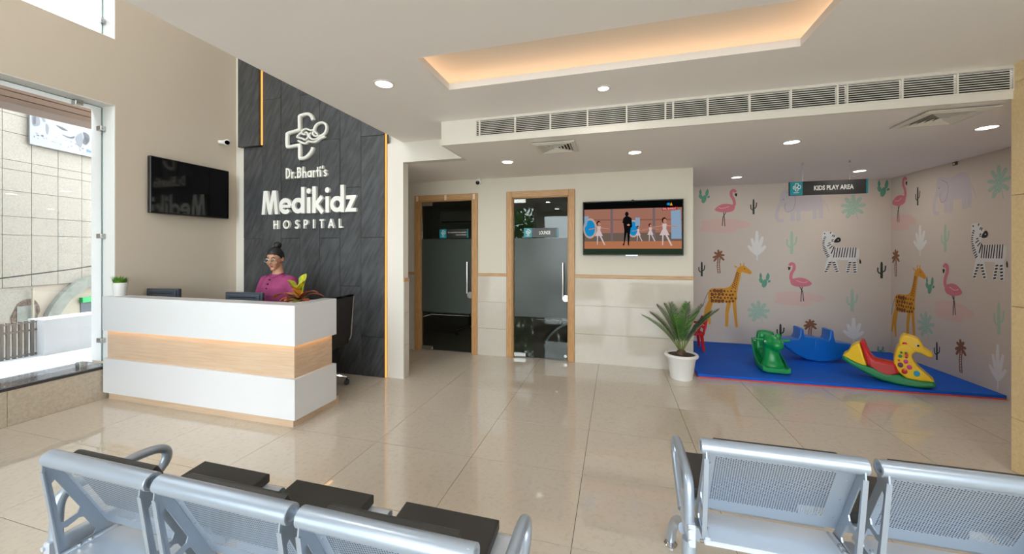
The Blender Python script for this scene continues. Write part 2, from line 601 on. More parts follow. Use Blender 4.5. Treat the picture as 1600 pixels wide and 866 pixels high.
# ---- left wall with its two tall windows
b = MB()
b.box(-5.36, -5.0, 2.646, 3.98, -0.3, 5.4)
b.box(-5.36, -5.0, -1.8, 2.646, -0.3, 0.305)
b.box(-5.36, -5.0, -1.8, 2.646, 3.004, 3.686)
b.box(-5.36, -5.0, -1.8, 2.646, 5.0, 5.4)
b.box(-5.36, -5.0, -1.8, -0.9, 0.305, 3.004); b.box(-5.36, -5.0, -1.8, -0.9, 3.686, 5.0)
wl = struct('wall_left', b, 'wall_beige')
for y0, y1 in ((-1.8, -0.6), (-0.597, 0.66), (0.663, 1.925), (1.928, 2.9)):
    part('stone_tile', MB().box(-5.0, -4.988, y0, y1, 0.0, 0.302, 0.001), 'sill_tile', wl)

win = thing('window_1', 'tall frameless window with steel clips beside the desk', None, (-5.18, 2.6, 0.34), kind='structure')
b = MB(); b.box(-5.36, -5.001, 2.640, 2.6465, 0.34, 3.004)
part('jamb', b, 'trim_white', win)
b = MB(); b.box(-5.36, -5.001, -0.9, 2.640, 2.998, 3.0045)
part('head_lining', b, 'trim_white', win)
part('sill', MB().box(-5.38, -4.990, -0.9, 2.6, 0.306, 0.336, 0.002), 'granite_sheen', win)
part('sill_edge', MB().box(-4.990, -4.983, -0.9, 2.6, 0.3045, 0.327, 0.001), 'granite_edge', win)
part('glass_pane', MB().box(-5.186, -5.176, -0.9, 2.632, 0.345, 2.992), 'glass', win)
b = MB(); b.box(-5.187, -5.175, 2.632, 2.6395, 0.345, 2.992); b.box(-5.187, -5.175, -0.9, 2.632, 2.992, 2.997)
part('glass_edge', b, 'green_edge', win)
def clip(c, axis):
    m = MB()
    x, y, z = c
    if axis == 'jamb':
        m.box(x - 0.02, x + 0.05, y - 0.03, y + 0.012, z - 0.024, z + 0.024, 0.003)
        m.cyl((x + 0.05, y - 0.01, z), (x + 0.056, y - 0.01, z), 0.009, n=10)
    else:
        m.box(x - 0.02, x + 0.05, y - 0.028, y + 0.028, z - 0.03, z + 0.03, 0.003)
        m.cyl((x + 0.05, y, z), (x + 0.056, y, z), 0.009, n=10)
    return m
for z in (2.77, 1.65, 0.565):
    part('glass_clip', clip((-5.18, 2.628, z), 'jamb'), 'steel', win)
part('glass_clip', clip((-5.18, 2.44, 2.975), 'h'), 'steel', win)
part('glass_clip', clip((-5.12, 2.44, 0.365), 'h'), 'steel', win)

win2 = thing('window_2', 'high upper window of the double height wall', None, (-5.18, 2.6, 3.69), kind='structure')
b = MB(); b.box(-5.36, -5.001, 2.640, 2.6465, 3.69, 5.0)
part('jamb', b, 'trim_white', win2)
b = MB(); b.box(-5.36, -5.001, -0.9, 2.640, 3.6855, 3.692)
part('sill', b, 'trim_white', win2)
part('glass_pane', MB().box(-5.186, -5.176, -0.9, 2.632, 3.7, 5.0), 'glass', win2)
part('glass_edge', MB().box(-5.187, -5.175, 2.632, 2.6395, 3.7, 5.0), 'green_edge', win2)
part('glass_clip', clip((-5.18, 2.628, 3.89), 'jamb'), 'steel', win2)

# ---- slate reception wall
b = MB(); b.box(-5.0, -2.39, 3.93, 3.985, 0, 5.4)
b.box(-2.60, -2.39, 3.875, 3.93, 0, 2.7615)
wr = struct('wall_reception', b, 'wall_white')
part('slate_backing', MB().box(-4.768, -2.626, 3.862, 3.93, 0, 5.4), 'slate_joint', wr)
cols = [-4.768, -4.445, -4.145, -3.845, -3.545, -3.245, -2.945, -2.626]
sl = {}
for k in range(7):
    x0, x1 = cols[k] + 0.002, cols[k + 1] - 0.002
    zs = [0.0] + [z for z in ((1.07, 2.265, 3.46, 4.66) if k % 2 else (0.475, 1.655, 2.865, 4.06, 5.26))] + [5.4]
    for z0, z1 in zip(zs[:-1], zs[1:]):
        pr = random.uniform(0, 0.004)
        key = (round(x1 - x0, 3), round(z1 - z0, 3))
        if key not in sl:
            sl[key] = MB().box(0, x1 - x0, 0, 0.013, 0, z1 - z0 - 0.004, 0.002).mesh('slate_tile', 'slate')
        piece('slate_tile', sl[key], (x0, 3.85 - pr, z0 + 0.002), wr)
part('slate_tile', MB().box(-4.80, -4.452, 3.795, 3.85, 2.86, 4.10, 0.002), 'slate', wr)
part('slate_tile', MB().box(-4.80, -4.452, 3.795, 3.85, 4.103, 5.4, 0.002), 'slate', wr)
for z0, z1 in ((0, 0.386), (0.389, 0.764), (0.767, 1.133)):
    part('stone_tile', MB().box(-2.39, -2.378, 3.876, 3.984, z0, z1, 0.001), 'dado', wr)
part('dado_cap', MB().box(-2.392, -2.372, 3.874, 3.985, 1.134, 1.176, 0.003), 'oak_h', wr)
def led(x0, x1, y0, y1, z0, z1, label):
    t = thing('led_strip', label, 'light strip', ((x0 + x1) / 2, y1, z0), group='vertical light strips on the slate wall')
    part('diffuser', MB().box(x0, x1, y0, y1, z0, z1), 'led', t)
    part('channel', MB().box(x0 - 0.003, x1 + 0.003, y1, y1 + 0.006, z0, z1), 'silver', t)
led(-4.448, -4.436, 3.826, 3.842, 2.875, 5.4, 'warm vertical light strip beside the raised slate panel, upper left of the logo')
led(-2.621, -2.606, 3.857, 3.872, 0.004, 5.38, 'tall warm vertical light strip down the right edge of the slate wall')

# ---- back wall with two door openings and its stone dado
b = MB()
for x0, x1 in ((-4.2, -2.90), (-1.95, -1.455), (-0.56, 0.926)):
    b.box(x0, x1, 5.085, 5.2, 0, 2.53)
for x0, x1 in ((-2.90, -1.95), (-1.455, -0.56)):
    b.box(x0, x1, 5.085, 5.2, 2.30, 2.53)
b.box(0.826, 0.926, 5.2, 6.65, 0, 2.53)
wb = struct('wall_back', b, 'wall_back')
for x0, x1 in ((-4.2, -2.928), (-1.921, -1.482), (-0.533, 0.927)):
    for z0, z1 in ((0, 0.386), (0.389, 0.764), (0.767, 1.133)):
        part('stone_tile', MB().box(x0, x1, 5.073, 5.0855, z0, z1, 0.001), 'dado', wb)
for k, (x0, x1) in enumerate(((-4.2, -2.928), (-1.921, -1.482), (-0.533, 0.93))):
    struct('trim_%d' % (k + 1), MB().box(x0, x1, 5.066, 5.0855, 1.134, 1.176, 0.004), 'oak_h')
struct('wall_corridor', MB().box(-4.3, -4.2, 3.98, 5.2, 0, 2.53), 'wall_white')

# ---- rooms behind the glass doors
b = MB()
b.box(-4.2, 0.83, 8.0, 8.1, 0, 2.53); b.box(-4.3, -4.2, 5.2, 8.1, 0, 2.53); b.box(-1.76, -1.66, 5.2, 8.0, 0, 2.53)
b.box(0.83, 0.93, 6.65, 8.1, 0, 2.53)
struct('wall_inner_rooms', b, 'room_dark')
struct('floor_inner_rooms', MB().box(-4.2, 0.826, 5.16, 8.0, -0.2, -0.001), 'room_floor')
struct('ceiling_inner_rooms', MB().box(-4.3, 0.93, 5.2, 8.1, 2.53, 2.6), 'room_dark')

# ---- play alcove walls
wpb = struct('wall_play_back', MB().box(0.926, 3.886, 6.6, 6.7, 0, 2.6), 'wallpaper')
wpr = struct('wall_play_right', MB().box(3.786, 3.886, 3.38, 6.6, 0, 2.6), 'wallpaper')
struct('wall_right', MB().box(2.6, 2.7, -1.8, 2.7, 0, 2.762), 'wall_white')

# ---- golden stone pillar on the right
pb = MB().box(2.612, 2.95, 2.71, 3.365, 0, 2.79)
pil = struct('wall_pillar', pb, 'facade_joint')
zs = [0.0, 0.365, 1.12, 1.875, 2.635, 2.785]
for z0, z1 in zip(zs[:-1], zs[1:]):
    part('stone_panel', MB().box(2.60, 2.6125, 2.71, 3.372, z0 + 0.002, z1 - 0.002, 0.001), 'pillar', pil)
    part('stone_panel', MB().box(2.613, 2.95, 3.362, 3.374, z0 + 0.002, z1 - 0.002, 0.001), 'pillar', pil)
struct('wall_side', MB().box(2.95, 3.886, 3.28, 3.38, 0, 2.79), 'wall_white')

# ---- ceilings: main with the lit cove, lower one over the doors and play area, void over the desk
b = MB()
b.box(-2.39, -1.26, -1.8, 3.358, 2.762, 2.812); b.box(-2.39, -1.65, 3.358, 3.985, 2.762, 2.812)
b.box(1.10, 3.886, -1.8, 3.358, 2.762, 2.812)
b.box(-1.26, 1.10, -1.8, 2.205, 2.762, 2.812); b.box(-1.26, 1.10, 2.705, 3.358, 2.762, 2.812)
ce = struct('ceiling', b, 'ceiling')
b = MB()
b.box(-1.60, 1.44, 1.86, 3.10, 2.97, 3.0)
b.box(-1.63, -1.60, 1.83, 3.13, 2.812, 3.0); b.box(1.44, 1.47, 1.83, 3.13, 2.812, 3.0)
b.box(-1.60, 1.44, 1.83, 1.86, 2.812, 3.0); b.box(-1.60, 1.44, 3.10, 3.13, 2.812, 3.0)
part('cove_box', b, 'wall_white', ce)
t = thing('cove_light_strip', 'warm light strip hidden along the ledge of the ceiling cove', 'light strip', (0, 2.5, 2.814))
b = MB()
b.box(-1.48, 1.32, 2.985, 3.0, 2.8125, 2.822); b.box(-1.48, 1.32, 1.95, 1.965, 2.8125, 2.822)
b.box(-1.48, -1.465, 1.965, 2.985, 2.8125, 2.822); b.box(1.305, 1.32, 1.965, 2.985, 2.8125, 2.822)
part('light_tape', b, 'cove_led', t)
b = MB()
b.box(-1.65, 3.886, 3.358, 3.378, 2.53, 2.592); b.box(-1.65, 3.886, 3.358, 3.378, 2.742, 2.79)
b.box(-1.65, -1.292, 3.358, 3.378, 2.592, 2.742); b.box(2.72, 3.886, 3.358, 3.378, 2.592, 2.742)
b.box(-1.65, -1.63, 3.378, 3.985, 2.53, 2.79)
b.box(-2.39, -1.65, 3.875, 3.985, 2.53, 2.762)
struct('ceiling_bulkhead', b, 'wall_white')
b = MB()
b.box(-1.63, 3.886, 3.378, 5.2, 2.53, 2.56); b.box(0.926, 3.886, 5.2, 6.7, 2.53, 2.56)
b.box(-4.3, -1.63, 3.985, 5.2, 2.53, 2.56)
struct('ceiling_low', b, 'ceiling')
struct('ceiling_void', MB().box(-5.36, -2.29, -1.8, 3.985, 5.4, 5.5), 'ceiling')
struct('wall_void', MB().box(-2.388, -2.29, -1.8, 3.985, 2.812, 5.4), 'wall_white')

# ---- glazed entrance front behind the camera
b = MB()
b.box(-5.36, -5.0, -2.0, -1.8, -0.3, 5.5); b.box(-2.6, -2.25, -2.0, -1.8, -0.3, 5.5); b.box(2.6, 2.95, -2.0, -1.8, -0.3, 2.9)
b.box(-2.25, 2.6, -2.0, -1.8, 2.62, 2.9); b.box(-5.0, -2.6, -2.0, -1.8, 2.9, 3.1)
struct('wall_front', b, 'trim_white')
w3 = thing('window_3', 'glazed entrance front facing the street', None, (0, -1.9, 0), kind='structure')
b = MB()
for x in (-1.05, 0.15, 1.35):
    b.box(x - 0.025, x + 0.025, -1.93, -1.87, 0, 2.62)
b.box(-3.825, -3.775, -1.93, -1.87, 0, 2.9)
part('mullion', b, 'dark_grey', w3)
part('glass_pane', MB().box(-2.25, 2.6, -1.905, -1.895, 0.0, 2.62), 'glass', w3)
part('glass_pane', MB().box(-5.0, -2.6, -1.905, -1.895, 0.0, 2.9), 'glass', w3)
part('glass_pane', MB().box(-5.0, -2.6, -1.905, -1.895, 3.1, 5.4), 'glass', w3)

# ================================================================== DOORS
def door(n, x0, x1, label, sign, steel_tape):
    d = thing('door_%d' % n, label, None, ((x0 + x1) / 2, 5.085, 0), kind='structure')
    fw, zt = 0.082, 2.325
    mp = lambda a, bb, dd: (a, 5.2 - dd, bb)
    for nm, (a0, a1, z0, z1), mt in (('jamb', (x0, x0 + fw, 0, zt), 'oak'), ('jamb', (x1 - fw, x1, 0, zt), 'oak'), ('head', (x0 + fw, x1 - fw, zt - fw, zt), 'oak_h')):
        m = MB()
        m.box(a0, a1, 5.055, 5.16, z0, z1, 0.004)
        if nm == 'jamb':
            inn = a1 if a0 == x0 else a0
            s = 1 if a0 == x0 else -1
            m.box(min(inn, inn + s * 0.014), max(inn, inn + s * 0.014), 5.075, 5.16, 0, zt - fw, 0.002)
        else:
            m.box(a0, a1, 5.075, 5.16, z0 - 0.014, z0, 0.002)
        part(nm, m, mt, d)
    g0, g1, gz0, gz1 = x0 + fw + 0.018, x1 - fw - 0.018, 0.012, zt - fw - 0.02
    pane = part('glass_panel', MB().box(g0, g1, 5.112, 5.124, gz0, gz1), 'door_glass', d)
    part('frosted_band', MB().box(g0, g1, 5.109, 5.1115, 0.575, 1.672), 'frost', d)
    px = x1 - fw - 0.075
    h = MB()
    h.tube([(px, 5.055, 0.88), (px, 5.055, 1.335)], 0.0125, 12)
    for z in (0.95, 1.265):
        h.cyl((px, 5.055, z), (px, 5.112, z), 0.007, n=8)
    part('pull_handle', h, 'chrome', d)
    lk = MB()
    lk.cyl((px + 0.035, 5.085, 0.85), (px + 0.035, 5.112, 0.85), 0.047, n=24)
    lk.cyl((px + 0.035, 5.078, 0.85), (px + 0.035, 5.085, 0.85), 0.012, n=12)
    part('lock', lk, 'steel', d)
    pf = 'steel' if steel_tape else 'oak'
    for zz in ((gz0, gz0 + 0.055), (gz1 - 0.055, gz1)):
        part('patch_fitting', MB().box(g0 - 0.004, g0 + 0.17, 5.10, 5.134, zz[0], zz[1], 0.003), 'steel', d)
    if not steel_tape:
        for xx in (x0 + 0.05, (x0 + x1) / 2 + 0.01, x1 - 0.05):
            part('tape', MB().box(xx - 0.018, xx + 0.018, 5.0525, 5.0548, zt - 0.085, zt - 0.01), 'tape', d)
    else:
        part('floor_bolt', MB().cyl((px + 0.03, 5.105, 0.06), (px + 0.03, 5.13, 0.06), 0.02, n=14), 'steel', d)
    # sign plate on the glass
    s0, s1, sz0, sz1 = sign['box']
    mp = lambda a, bb, dd: (a, 5.096 - dd, bb)
    sp = part('sign_plate', MB().box(s0, s1, 5.096, 5.1085, sz0, sz1, 0.002), 'sign_black', d, label='charcoal and teal sign plate')
    m = MB(); m.box(s0 - 0.004, s0 + sign['t'], 5.0925, 5.0965, sz0, sz1); m.box(s1 - 0.012, s1 + 0.004, 5.0925, 5.0965, sz0, sz1)
    part('teal_panel', m, 'teal', sp)
    m = MB()
    for tx, (ta, tb, z0, z1), bold in sign['text']:
        add_text(m, tx, 0.05, mp, 0.0012, bold=bold, fit=(ta, tb, z0, z1))
    part('lettering', m, 'letter', sp)
    m = MB(); small_logo(m, s0 + sign['t'] / 2, (sz0 + sz1) / 2, (sz1 - sz0) * 0.8, lambda a, bb, dd: (a, 5.0922 - dd, bb))
    part('emblem', m, 'letter', sp)
    return d

def small_logo(m, cx, cz, s, mp):
    """the hospital emblem: an open cross outline with a curled-up baby, name line below"""
    q = lambda x, y: (cx + (x - 0.5) * s * 0.8, cz + (y - 0.42) * s)
    w = s * 0.05
    m.stroke([q(0.74, 0.72), q(0.68, 0.86), q(0.44, 0.88), q(0.4, 0.84), q(0.4, 0.66), q(0.2, 0.62), q(0.2, 0.4), q(0.4, 0.38), q(0.4, 0.2), q(0.6, 0.17), q(0.72, 0.28)], w, mp, 0, 0)
    m.stroke([q(*p) for p in arc(0.8, 0.56, 0.16, 0, 360, 12)], w, mp, 0, 0, closed=False)
    m.stroke([q(0.3, 0.5), q(0.42, 0.58), q(0.52, 0.5), q(0.66, 0.5)], w, mp, 0, 0)
    m.stroke([q(0.36, 0.42), q(0.55, 0.36), q(0.86, 0.38)], w, mp, 0, 0)
    m.stroke([q(0.22, 0.02), q(0.78, 0.02)], w * 1.1, mp, 0, 0)

door(1, -2.93, -1.919, 'oak framed frosted glass door nearest the slate wall', dict(box=(-2.525, -2.075, 1.685, 1.815), t=0.105, text=[
    ('DR. RAJINDER PAUL BHARTI', (-2.395, -2.10, 1.752, 1.776), 0.0), ('CONSULTANT PEDIATRICIAN', (-2.27, -2.10, 1.722, 1.737), 0.0)]), False)
door(2, -1.483, -0.531, 'oak framed frosted glass door marked LOUNGE', dict(box=(-1.232, -0.765, 1.682, 1.812), t=0.108, text=[
    ('LOUNGE', (-1.02, -0.865, 1.722, 1.772), 0.001)]), True)
# ================================================================== CEILING FITTINGS
gr = thing('linear_air_grille', 'long white slotted air grille along the ceiling bulkhead', 'air grille', (0.7, 3.37, 2.667))
part('dark_box', MB().box(-1.30, 2.73, 3.40, 3.47, 2.585, 2.75), 'dark_void', gr)
b = MB()
b.box(-1.302, 2.73, 3.352, 3.372, 2.738, 2.748); b.box(-1.302, 2.73, 3.352, 3.372, 2.586, 2.596); b.box(-1.302, -1.284, 3.352, 3.372, 2.596, 2.738)
part('frame', b, 'wall_white', gr)
xs = [-1.245, -0.945, -0.645, -0.345, -0.045, 0.255, 0.315, 0.585, 0.885, 1.185, 1.225, 1.53, 1.87, 2.21, 2.52]
xs = [-1.25, -0.90, -0.57, -0.24, 0.09, 0.40, 0.46, 0.72, 1.02, 1.30, 1.60, 1.66, 1.99, 2.30, 2.60]
for x in xs:
    part('mullion', MB().box(x - 0.006, x + 0.006, 3.35, 3.374, 2.596, 2.738), 'wall_white', gr)
b = MB()
for k in range(8):
    z = 2.609 + k * 0.0165
    b.box(-1.285, 2.73, 3.357, 3.361, z, z + 0.0048)
part('slats', b, 'wall_white', gr, kind='stuff')

def vent(cx, cy, s, label):
    t = thing('ceiling_air_diffuser', label, 'air vent', (cx, cy, 2.53), group='square ceiling diffusers')
    part('dark_core', MB().box(cx - s * 0.8, cx + s * 0.8, cy - s * 0.8, cy + s * 0.8, 2.524, 2.529), 'dark_void', t)
    def ring(o, i, z0, z1, name, m):
        k = MB()
        P = [(cx - o, cy - o), (cx + o, cy - o), (cx + o, cy + o), (cx - o, cy + o)]
        Q = [(cx - i, cy - i), (cx + i, cy - i), (cx + i, cy + i), (cx - i, cy + i)]
        vs = [(x, y, z0) for x, y in P] + [(x, y, z1) for x, y in Q] + [(x, y, z0 + 0.004) for x, y in P] + [(x, y, z1 + 0.004) for x, y in Q]
        fs = []
        for a in range(4):
            c = (a + 1) % 4
            fs += [(a, c, 4 + c, 4 + a), (8 + a, 12 + a, 12 + c, 8 + c), (a, 8 + a, 8 + c, c), (4 + a, 4 + c, 12 + c, 12 + a)]
        k.add(vs, fs)
        return part(name, k, m, t)
    ring(s, s * 0.80, 2.515, 2.507, 'frame', 'wall_white')
    for q in range(5):
        o = s * (0.76 - 0.15 * q)
        ring(o, o - s * 0.10, 2.506, 2.522, 'louvre', 'wall_white')
vent(-0.57, 3.69, 0.20, 'white square ceiling air diffuser in front of the lounge door')
vent(2.41, 3.655, 0.205, 'white square ceiling air diffuser beside the golden stone pillar')

def downlight(x, y, z, label, r=0.062, watts=None):
    t = thing('downlight', label, 'ceiling light', (x, y, z), group='recessed ceiling downlights')
    part('trim_ring', MB().lathe([(r, -0.001), (r + 0.002, -0.006), (r + 0.014, -0.004), (r + 0.016, 0.0)], 28, (x, y, z)), 'wall_white', t)
    part('diffuser', MB().lathe([(0.0001, -0.0035), (r, -0.003)], 28, (x, y, z)), 'lamp', t)
    ld = bpy.data.lights.new('downlight_lamp', 'AREA')
    ld.shape = 'DISK'; ld.size = 2 * r; ld.energy = watts or DOWNLIGHT_W; ld.color = DOWNLIGHT_COL
    lo = bpy.data.objects.new('lamp_light', ld)
    C.objects.link(lo); lo.parent = t; lo.location = (0, 0, -0.008)
for x, y, z, l in (
    (-1.69, 2.474, 2.762, 'round downlight in the main ceiling left of the lit cove'),
    (-0.092, 2.998, 2.762, 'round downlight between the lit cove and the air grille'),
    (-1.211, 4.18, 2.53, 'round downlight on the low ceiling above the lounge door'),
    (0.193, 4.127, 2.53, 'round downlight on the low ceiling above the wall television'),
    (1.609, 4.135, 2.53, 'round downlight on the low ceiling in front of the kids play sign'),
    (1.636, 5.913, 2.53, 'round downlight inside the play area, above the first flamingo'),
    (3.035, 5.862, 2.53, 'round downlight inside the play area behind the hanging sign'),
    (2.989, 4.076, 2.53, 'round downlight by the golden stone pillar')):
    downlight(x, y, z, l, 0.04 if -0.2 < x < 0 else 0.062, 3.6 if x > 2.9 else (2.0 if x > 1 and y < 5 else None))

for x, y, l in ((-4.3, 2.9, 'nearest the slate wall and the window'), (-3.1, 2.9, 'nearest the slate wall and the lobby'), (-4.3, 1.3, 'second from the slate wall on the window side'), (-3.1, 1.3, 'second from the slate wall on the lobby side'), (-4.3, -0.3, 'furthest from the slate wall on the window side'), (-3.1, -0.3, 'furthest from the slate wall on the lobby side')):  # lamps added out of view to brighten the left wall and desk
    downlight(x, y, 5.4, 'added fill lamp out of view in the high ceiling, ' + l, 0.08, VOID_FILL_W)
for x, y, l in ((-1.7, 0.6, 'left of the two rows'), (0.2, 0.6, 'middle'), (2.0, 0.6, 'right'), (-1.7, -1.0, 'nearest the entrance on the left'), (0.2, -1.0, 'nearest the entrance in the middle'), (2.0, -1.0, 'nearest the entrance on the right')):  # lamps added above the camera end to lift floor and ceiling brightness
    downlight(x, y, 2.762, 'added fill lamp out of view before the benches, ' + l, 0.062, 4.0)

# security cameras
def cctv(c, d, base, label):
    t = thing('security_camera', label, 'camera', base, group='security cameras')
    d = Vector(d).normalized(); c = Vector(c)
    m = MB(); m.cyl(base, c, 0.022, 0.03, 16); part('mount', m, 'white_pl', t)
    m = MB(); m.sphere(c, 0.042, 18, 12); part('body', m, 'white_pl', t)
    m = MB(); m.cyl(c + d * 0.025, c + d * 0.043, 0.029, 0.027, 18); m.cyl(c + d * 0.043, c + d * 0.047, 0.012, 0.012, 12); part('lens', m, 'black_gloss', t)
cctv((-4.90, 3.735, 2.915), (0.75, -0.66, -0.25), (-5.0, 3.70, 2.92), 'small white security camera high on the beige wall')
cctv((-1.893, 5.03, 2.48), (0.1, -0.9, -0.45), (-1.893, 5.06, 2.53), 'small white security camera between the two glass doors')
t = thing('cable_outlet', 'small brown cable outlet high on the mural wall', 'outlet', (3.78, 5.535, 2.50))
m = MB(); m.box(3.768, 3.786, 5.51, 5.56, 2.485, 2.525, 0.003); part('box', m, 'bark', t)
m = MB(); m.box(3.764, 3.768, 5.527, 5.545, 2.492, 2.51); part('socket', m, 'white_pl', t)

# ================================================================== TELEVISIONS
t = thing('wall_television', 'black switched off television on the beige left wall', 'television', (-4.95, 3.35, 2.23), group='wall televisions')
part('bracket', MB().box(-5.0, -4.955, 3.15, 3.55, 2.08, 2.38), 'black', t)
part('body', MB().box(-4.962, -4.912, 2.898, 3.765, 1.915, 2.545, 0.006), 'black', t)
part('screen', MB().box(-4.914, -4.909, 2.906, 3.757, 1.932, 2.537), 'black_gloss', t)

t = thing('wall_television', 'lit flat television showing dancing children on the back wall', 'television', (0.195, 5.06, 1.79), group='wall televisions')
part('bracket', MB().box(0.0, 0.4, 5.04, 5.085, 1.65, 1.95), 'black', t)
part('body', MB().box(-0.418, 0.806, 4.998, 5.045, 1.437, 2.139, 0.006), 'black', t)
m = MB(); m.sphere((0.21, 5.02, 2.139), (0.02, 0.015, 0.012), 12, 8); part('sensor_bump', m, 'black', t)
m = MB(); m.box(0.12, 0.27, 4.994, 5.0, 1.429, 1.445, 0.002); part('brand_strip', m, 'silver', t)
TVC = dict(bk=(10, 12, 12), wall=(176, 122, 104), wall2=(150, 104, 88), low=(120, 104, 92), post=(128, 112, 116), floor=(196, 128, 92), win=(30, 150, 214),
           frame=(206, 178, 160), cur=(150, 178, 206), man=(16, 18, 22), pale=(226, 206, 206), skin=(206, 146, 122), hairc=(70, 30, 26), red=(190, 24, 34), green=(46, 62, 48), yel=(236, 180, 30), white=(235, 235, 235))
keys = list(TVC)
tvm = [glow('tv_' + k, TVC[k], 0.62) for k in keys]
def tvp(a, bb, d):                                        # photo-like picture coordinates (0..1416, 0..866) on the screen plane
    return (-0.418 + (a - 88) / (1312 - 88) * 1.224, 4.9975 - 0.0004 * d, 1.437 + (770 - bb) / (770 - 112) * 0.702)
m = MB()
def tq(k, pts, layer):
    m.use(keys.index(k)); m.flat(pts, tvp, layer)
tq('bk', [(100, 124), (1300, 124), (1300, 758), (100, 758)], 1)
tq('green', [(104, 690), (1296, 690), (1296, 756), (104, 756)], 2)
tq('wall', [(108, 210), (1290, 210), (1290, 690), (108, 690)], 2)
tq('wall2', [(108, 330), (1290, 345), (1290, 360), (108, 345)], 3)
tq('low', [(108, 500), (1290, 500), (1290, 610), (108, 610)], 3)
tq('floor', [(108, 600), (1290, 600), (1290, 690), (108, 690)], 4)
for x in (455, 965):
    tq('post', [(x - 14, 210), (x + 14, 210), (x + 20, 605), (x - 12, 605)], 4)
tq('frame', ell(182, 440, 88, 125, 22), 4); tq('win', ell(180, 440, 68, 100, 22), 5)
tq('frame', ell(722, 450, 74, 105, 22), 4); tq('win', ell(722, 450, 58, 84, 22), 5)
tq('cur', [(108, 290), (165, 290), (140, 400), (108, 440)], 6)
tq('cur', [(745, 320), (800, 320), (800, 420), (745, 420)], 6)
tq('cur', [(1165, 250), (1275, 240), (1288, 575), (1170, 575)], 6)
# a tall figure in a dark coat seen from behind
tq('man', ell(642, 275, 22, 28, 12), 8)
tq('man', [(628, 300), (656, 300), (700, 325), (708, 430), (690, 440), (684, 480), (668, 640), (680, 648), (655, 650), (648, 500), (640, 500), (612, 640), (614, 650), (588, 648), (604, 620), (612, 470), (600, 385), (588, 378), (600, 325)], 8)
tq('skin', ell(662, 405, 18, 12, 10), 9)
for cx, top, s in ((295, 355, 1.0), (780, 420, 0.62), (925, 395, 0.72), (1090, 330, 1.12)):     # dancing children in white dresses
    h = 300 * s
    tq('hairc', ell(cx - 4, top + h * 0.08, h * 0.085, h * 0.1, 12), 8)
    tq('skin', ell(cx + 4, top + h * 0.11, h * 0.06, h * 0.075, 12), 9)
    tq('skin', [(cx - h * 0.42, top + h * 0.31), (cx, top + h * 0.24), (cx + h * 0.44, top + h * 0.30), (cx + h * 0.44, top + h * 0.33), (cx, top + h * 0.28), (cx - h * 0.42, top + h * 0.34)], 9)
    tq('pale', [(cx - h * 0.08, top + h * 0.2), (cx + h * 0.08, top + h * 0.2), (cx + h * 0.06, top + h * 0.38), (cx + h * 0.17, top + h * 0.6), (cx - h * 0.17, top + h * 0.6), (cx - h * 0.06, top + h * 0.38)], 10)
    tq('pale', [(cx - h * 0.08, top + h * 0.6), (cx - h * 0.03, top + h * 0.6), (cx - h * 0.05, top + h * 0.95), (cx - h * 0.08, top + h * 0.95)], 9)
    tq('pale', [(cx + h * 0.03, top + h * 0.6), (cx + h * 0.1, top + h * 0.6), (cx + h * 0.27, top + h * 0.96), (cx + h * 0.22, top + h * 0.97)], 9)
tq('red', [(1064, 212), (1236, 204), (1236, 236), (1064, 242)], 7)
m.use(keys.index('white')); add_text(m, 'BAL BHARAT', 20, tvp, 8, fit=(1074, 1226, 234, 214))
tq('yel', [(1152, 188), (1168, 150), (1184, 188)], 7); tq('win', ell(1136, 170, 20, 16, 12), 7)
part('screen', m, tvm, t)

# ================================================================== HANGING SIGN
sx0, sx1, sz0, sz1, sy = 1.975, 2.74, 2.147, 2.31, 5.15
t = thing('hanging_sign', 'charcoal hanging sign reading KIDS PLAY AREA', 'sign', ((sx0 + sx1) / 2, sy, sz0))
part('board', MB().box(sx0, sx1, sy - 0.006, sy + 0.012, sz0, sz1, 0.002), 'sign_black', t)
m = MB(); m.box(sx0 + 0.008, sx0 + 0.135, sy - 0.012, sy - 0.006, sz0 + 0.003, sz1 - 0.003, 0.001)
part('teal_panel', m, 'teal', t)
part('teal_edge', MB().box(sx1 - 0.015, sx1 + 0.002, sy - 0.01, sy + 0.006, sz0 + 0.002, sz1 - 0.002), 'teal', t)
mp = lambda a, bb, d: (a, sy - 0.0068 - d, bb)
m = MB(); add_text(m, 'KIDS PLAY AREA', 0.06, mp, 0.0005, bold=0.002, fit=(sx0 + 0.25, sx0 + 0.635, sz0 + 0.053, sz0 + 0.108))
part('lettering', m, 'letter', t)
m = MB(); small_logo(m, sx0 + 0.071, (sz0 + sz1) / 2, 0.125, lambda a, bb, d: (a, sy - 0.0125 - d, bb)); part('emblem', m, 'letter', t)
for x in (sx0 + 0.14, sx0 + 0.60):
    part('hanging_wire', MB().tube([(x, sy + 0.003, sz1), (x, sy + 0.003, 2.53)], 0.0015, 6), 'steel', t)
    part('wire_grip', MB().cyl((x, sy + 0.003, sz1 - 0.004), (x, sy + 0.003, sz1 + 0.02), 0.006, n=10), 'steel', t)
    part('ceiling_hook', MB().cyl((x, sy + 0.003, 2.505), (x, sy + 0.003, 2.53), 0.009, n=10), 'steel', t)

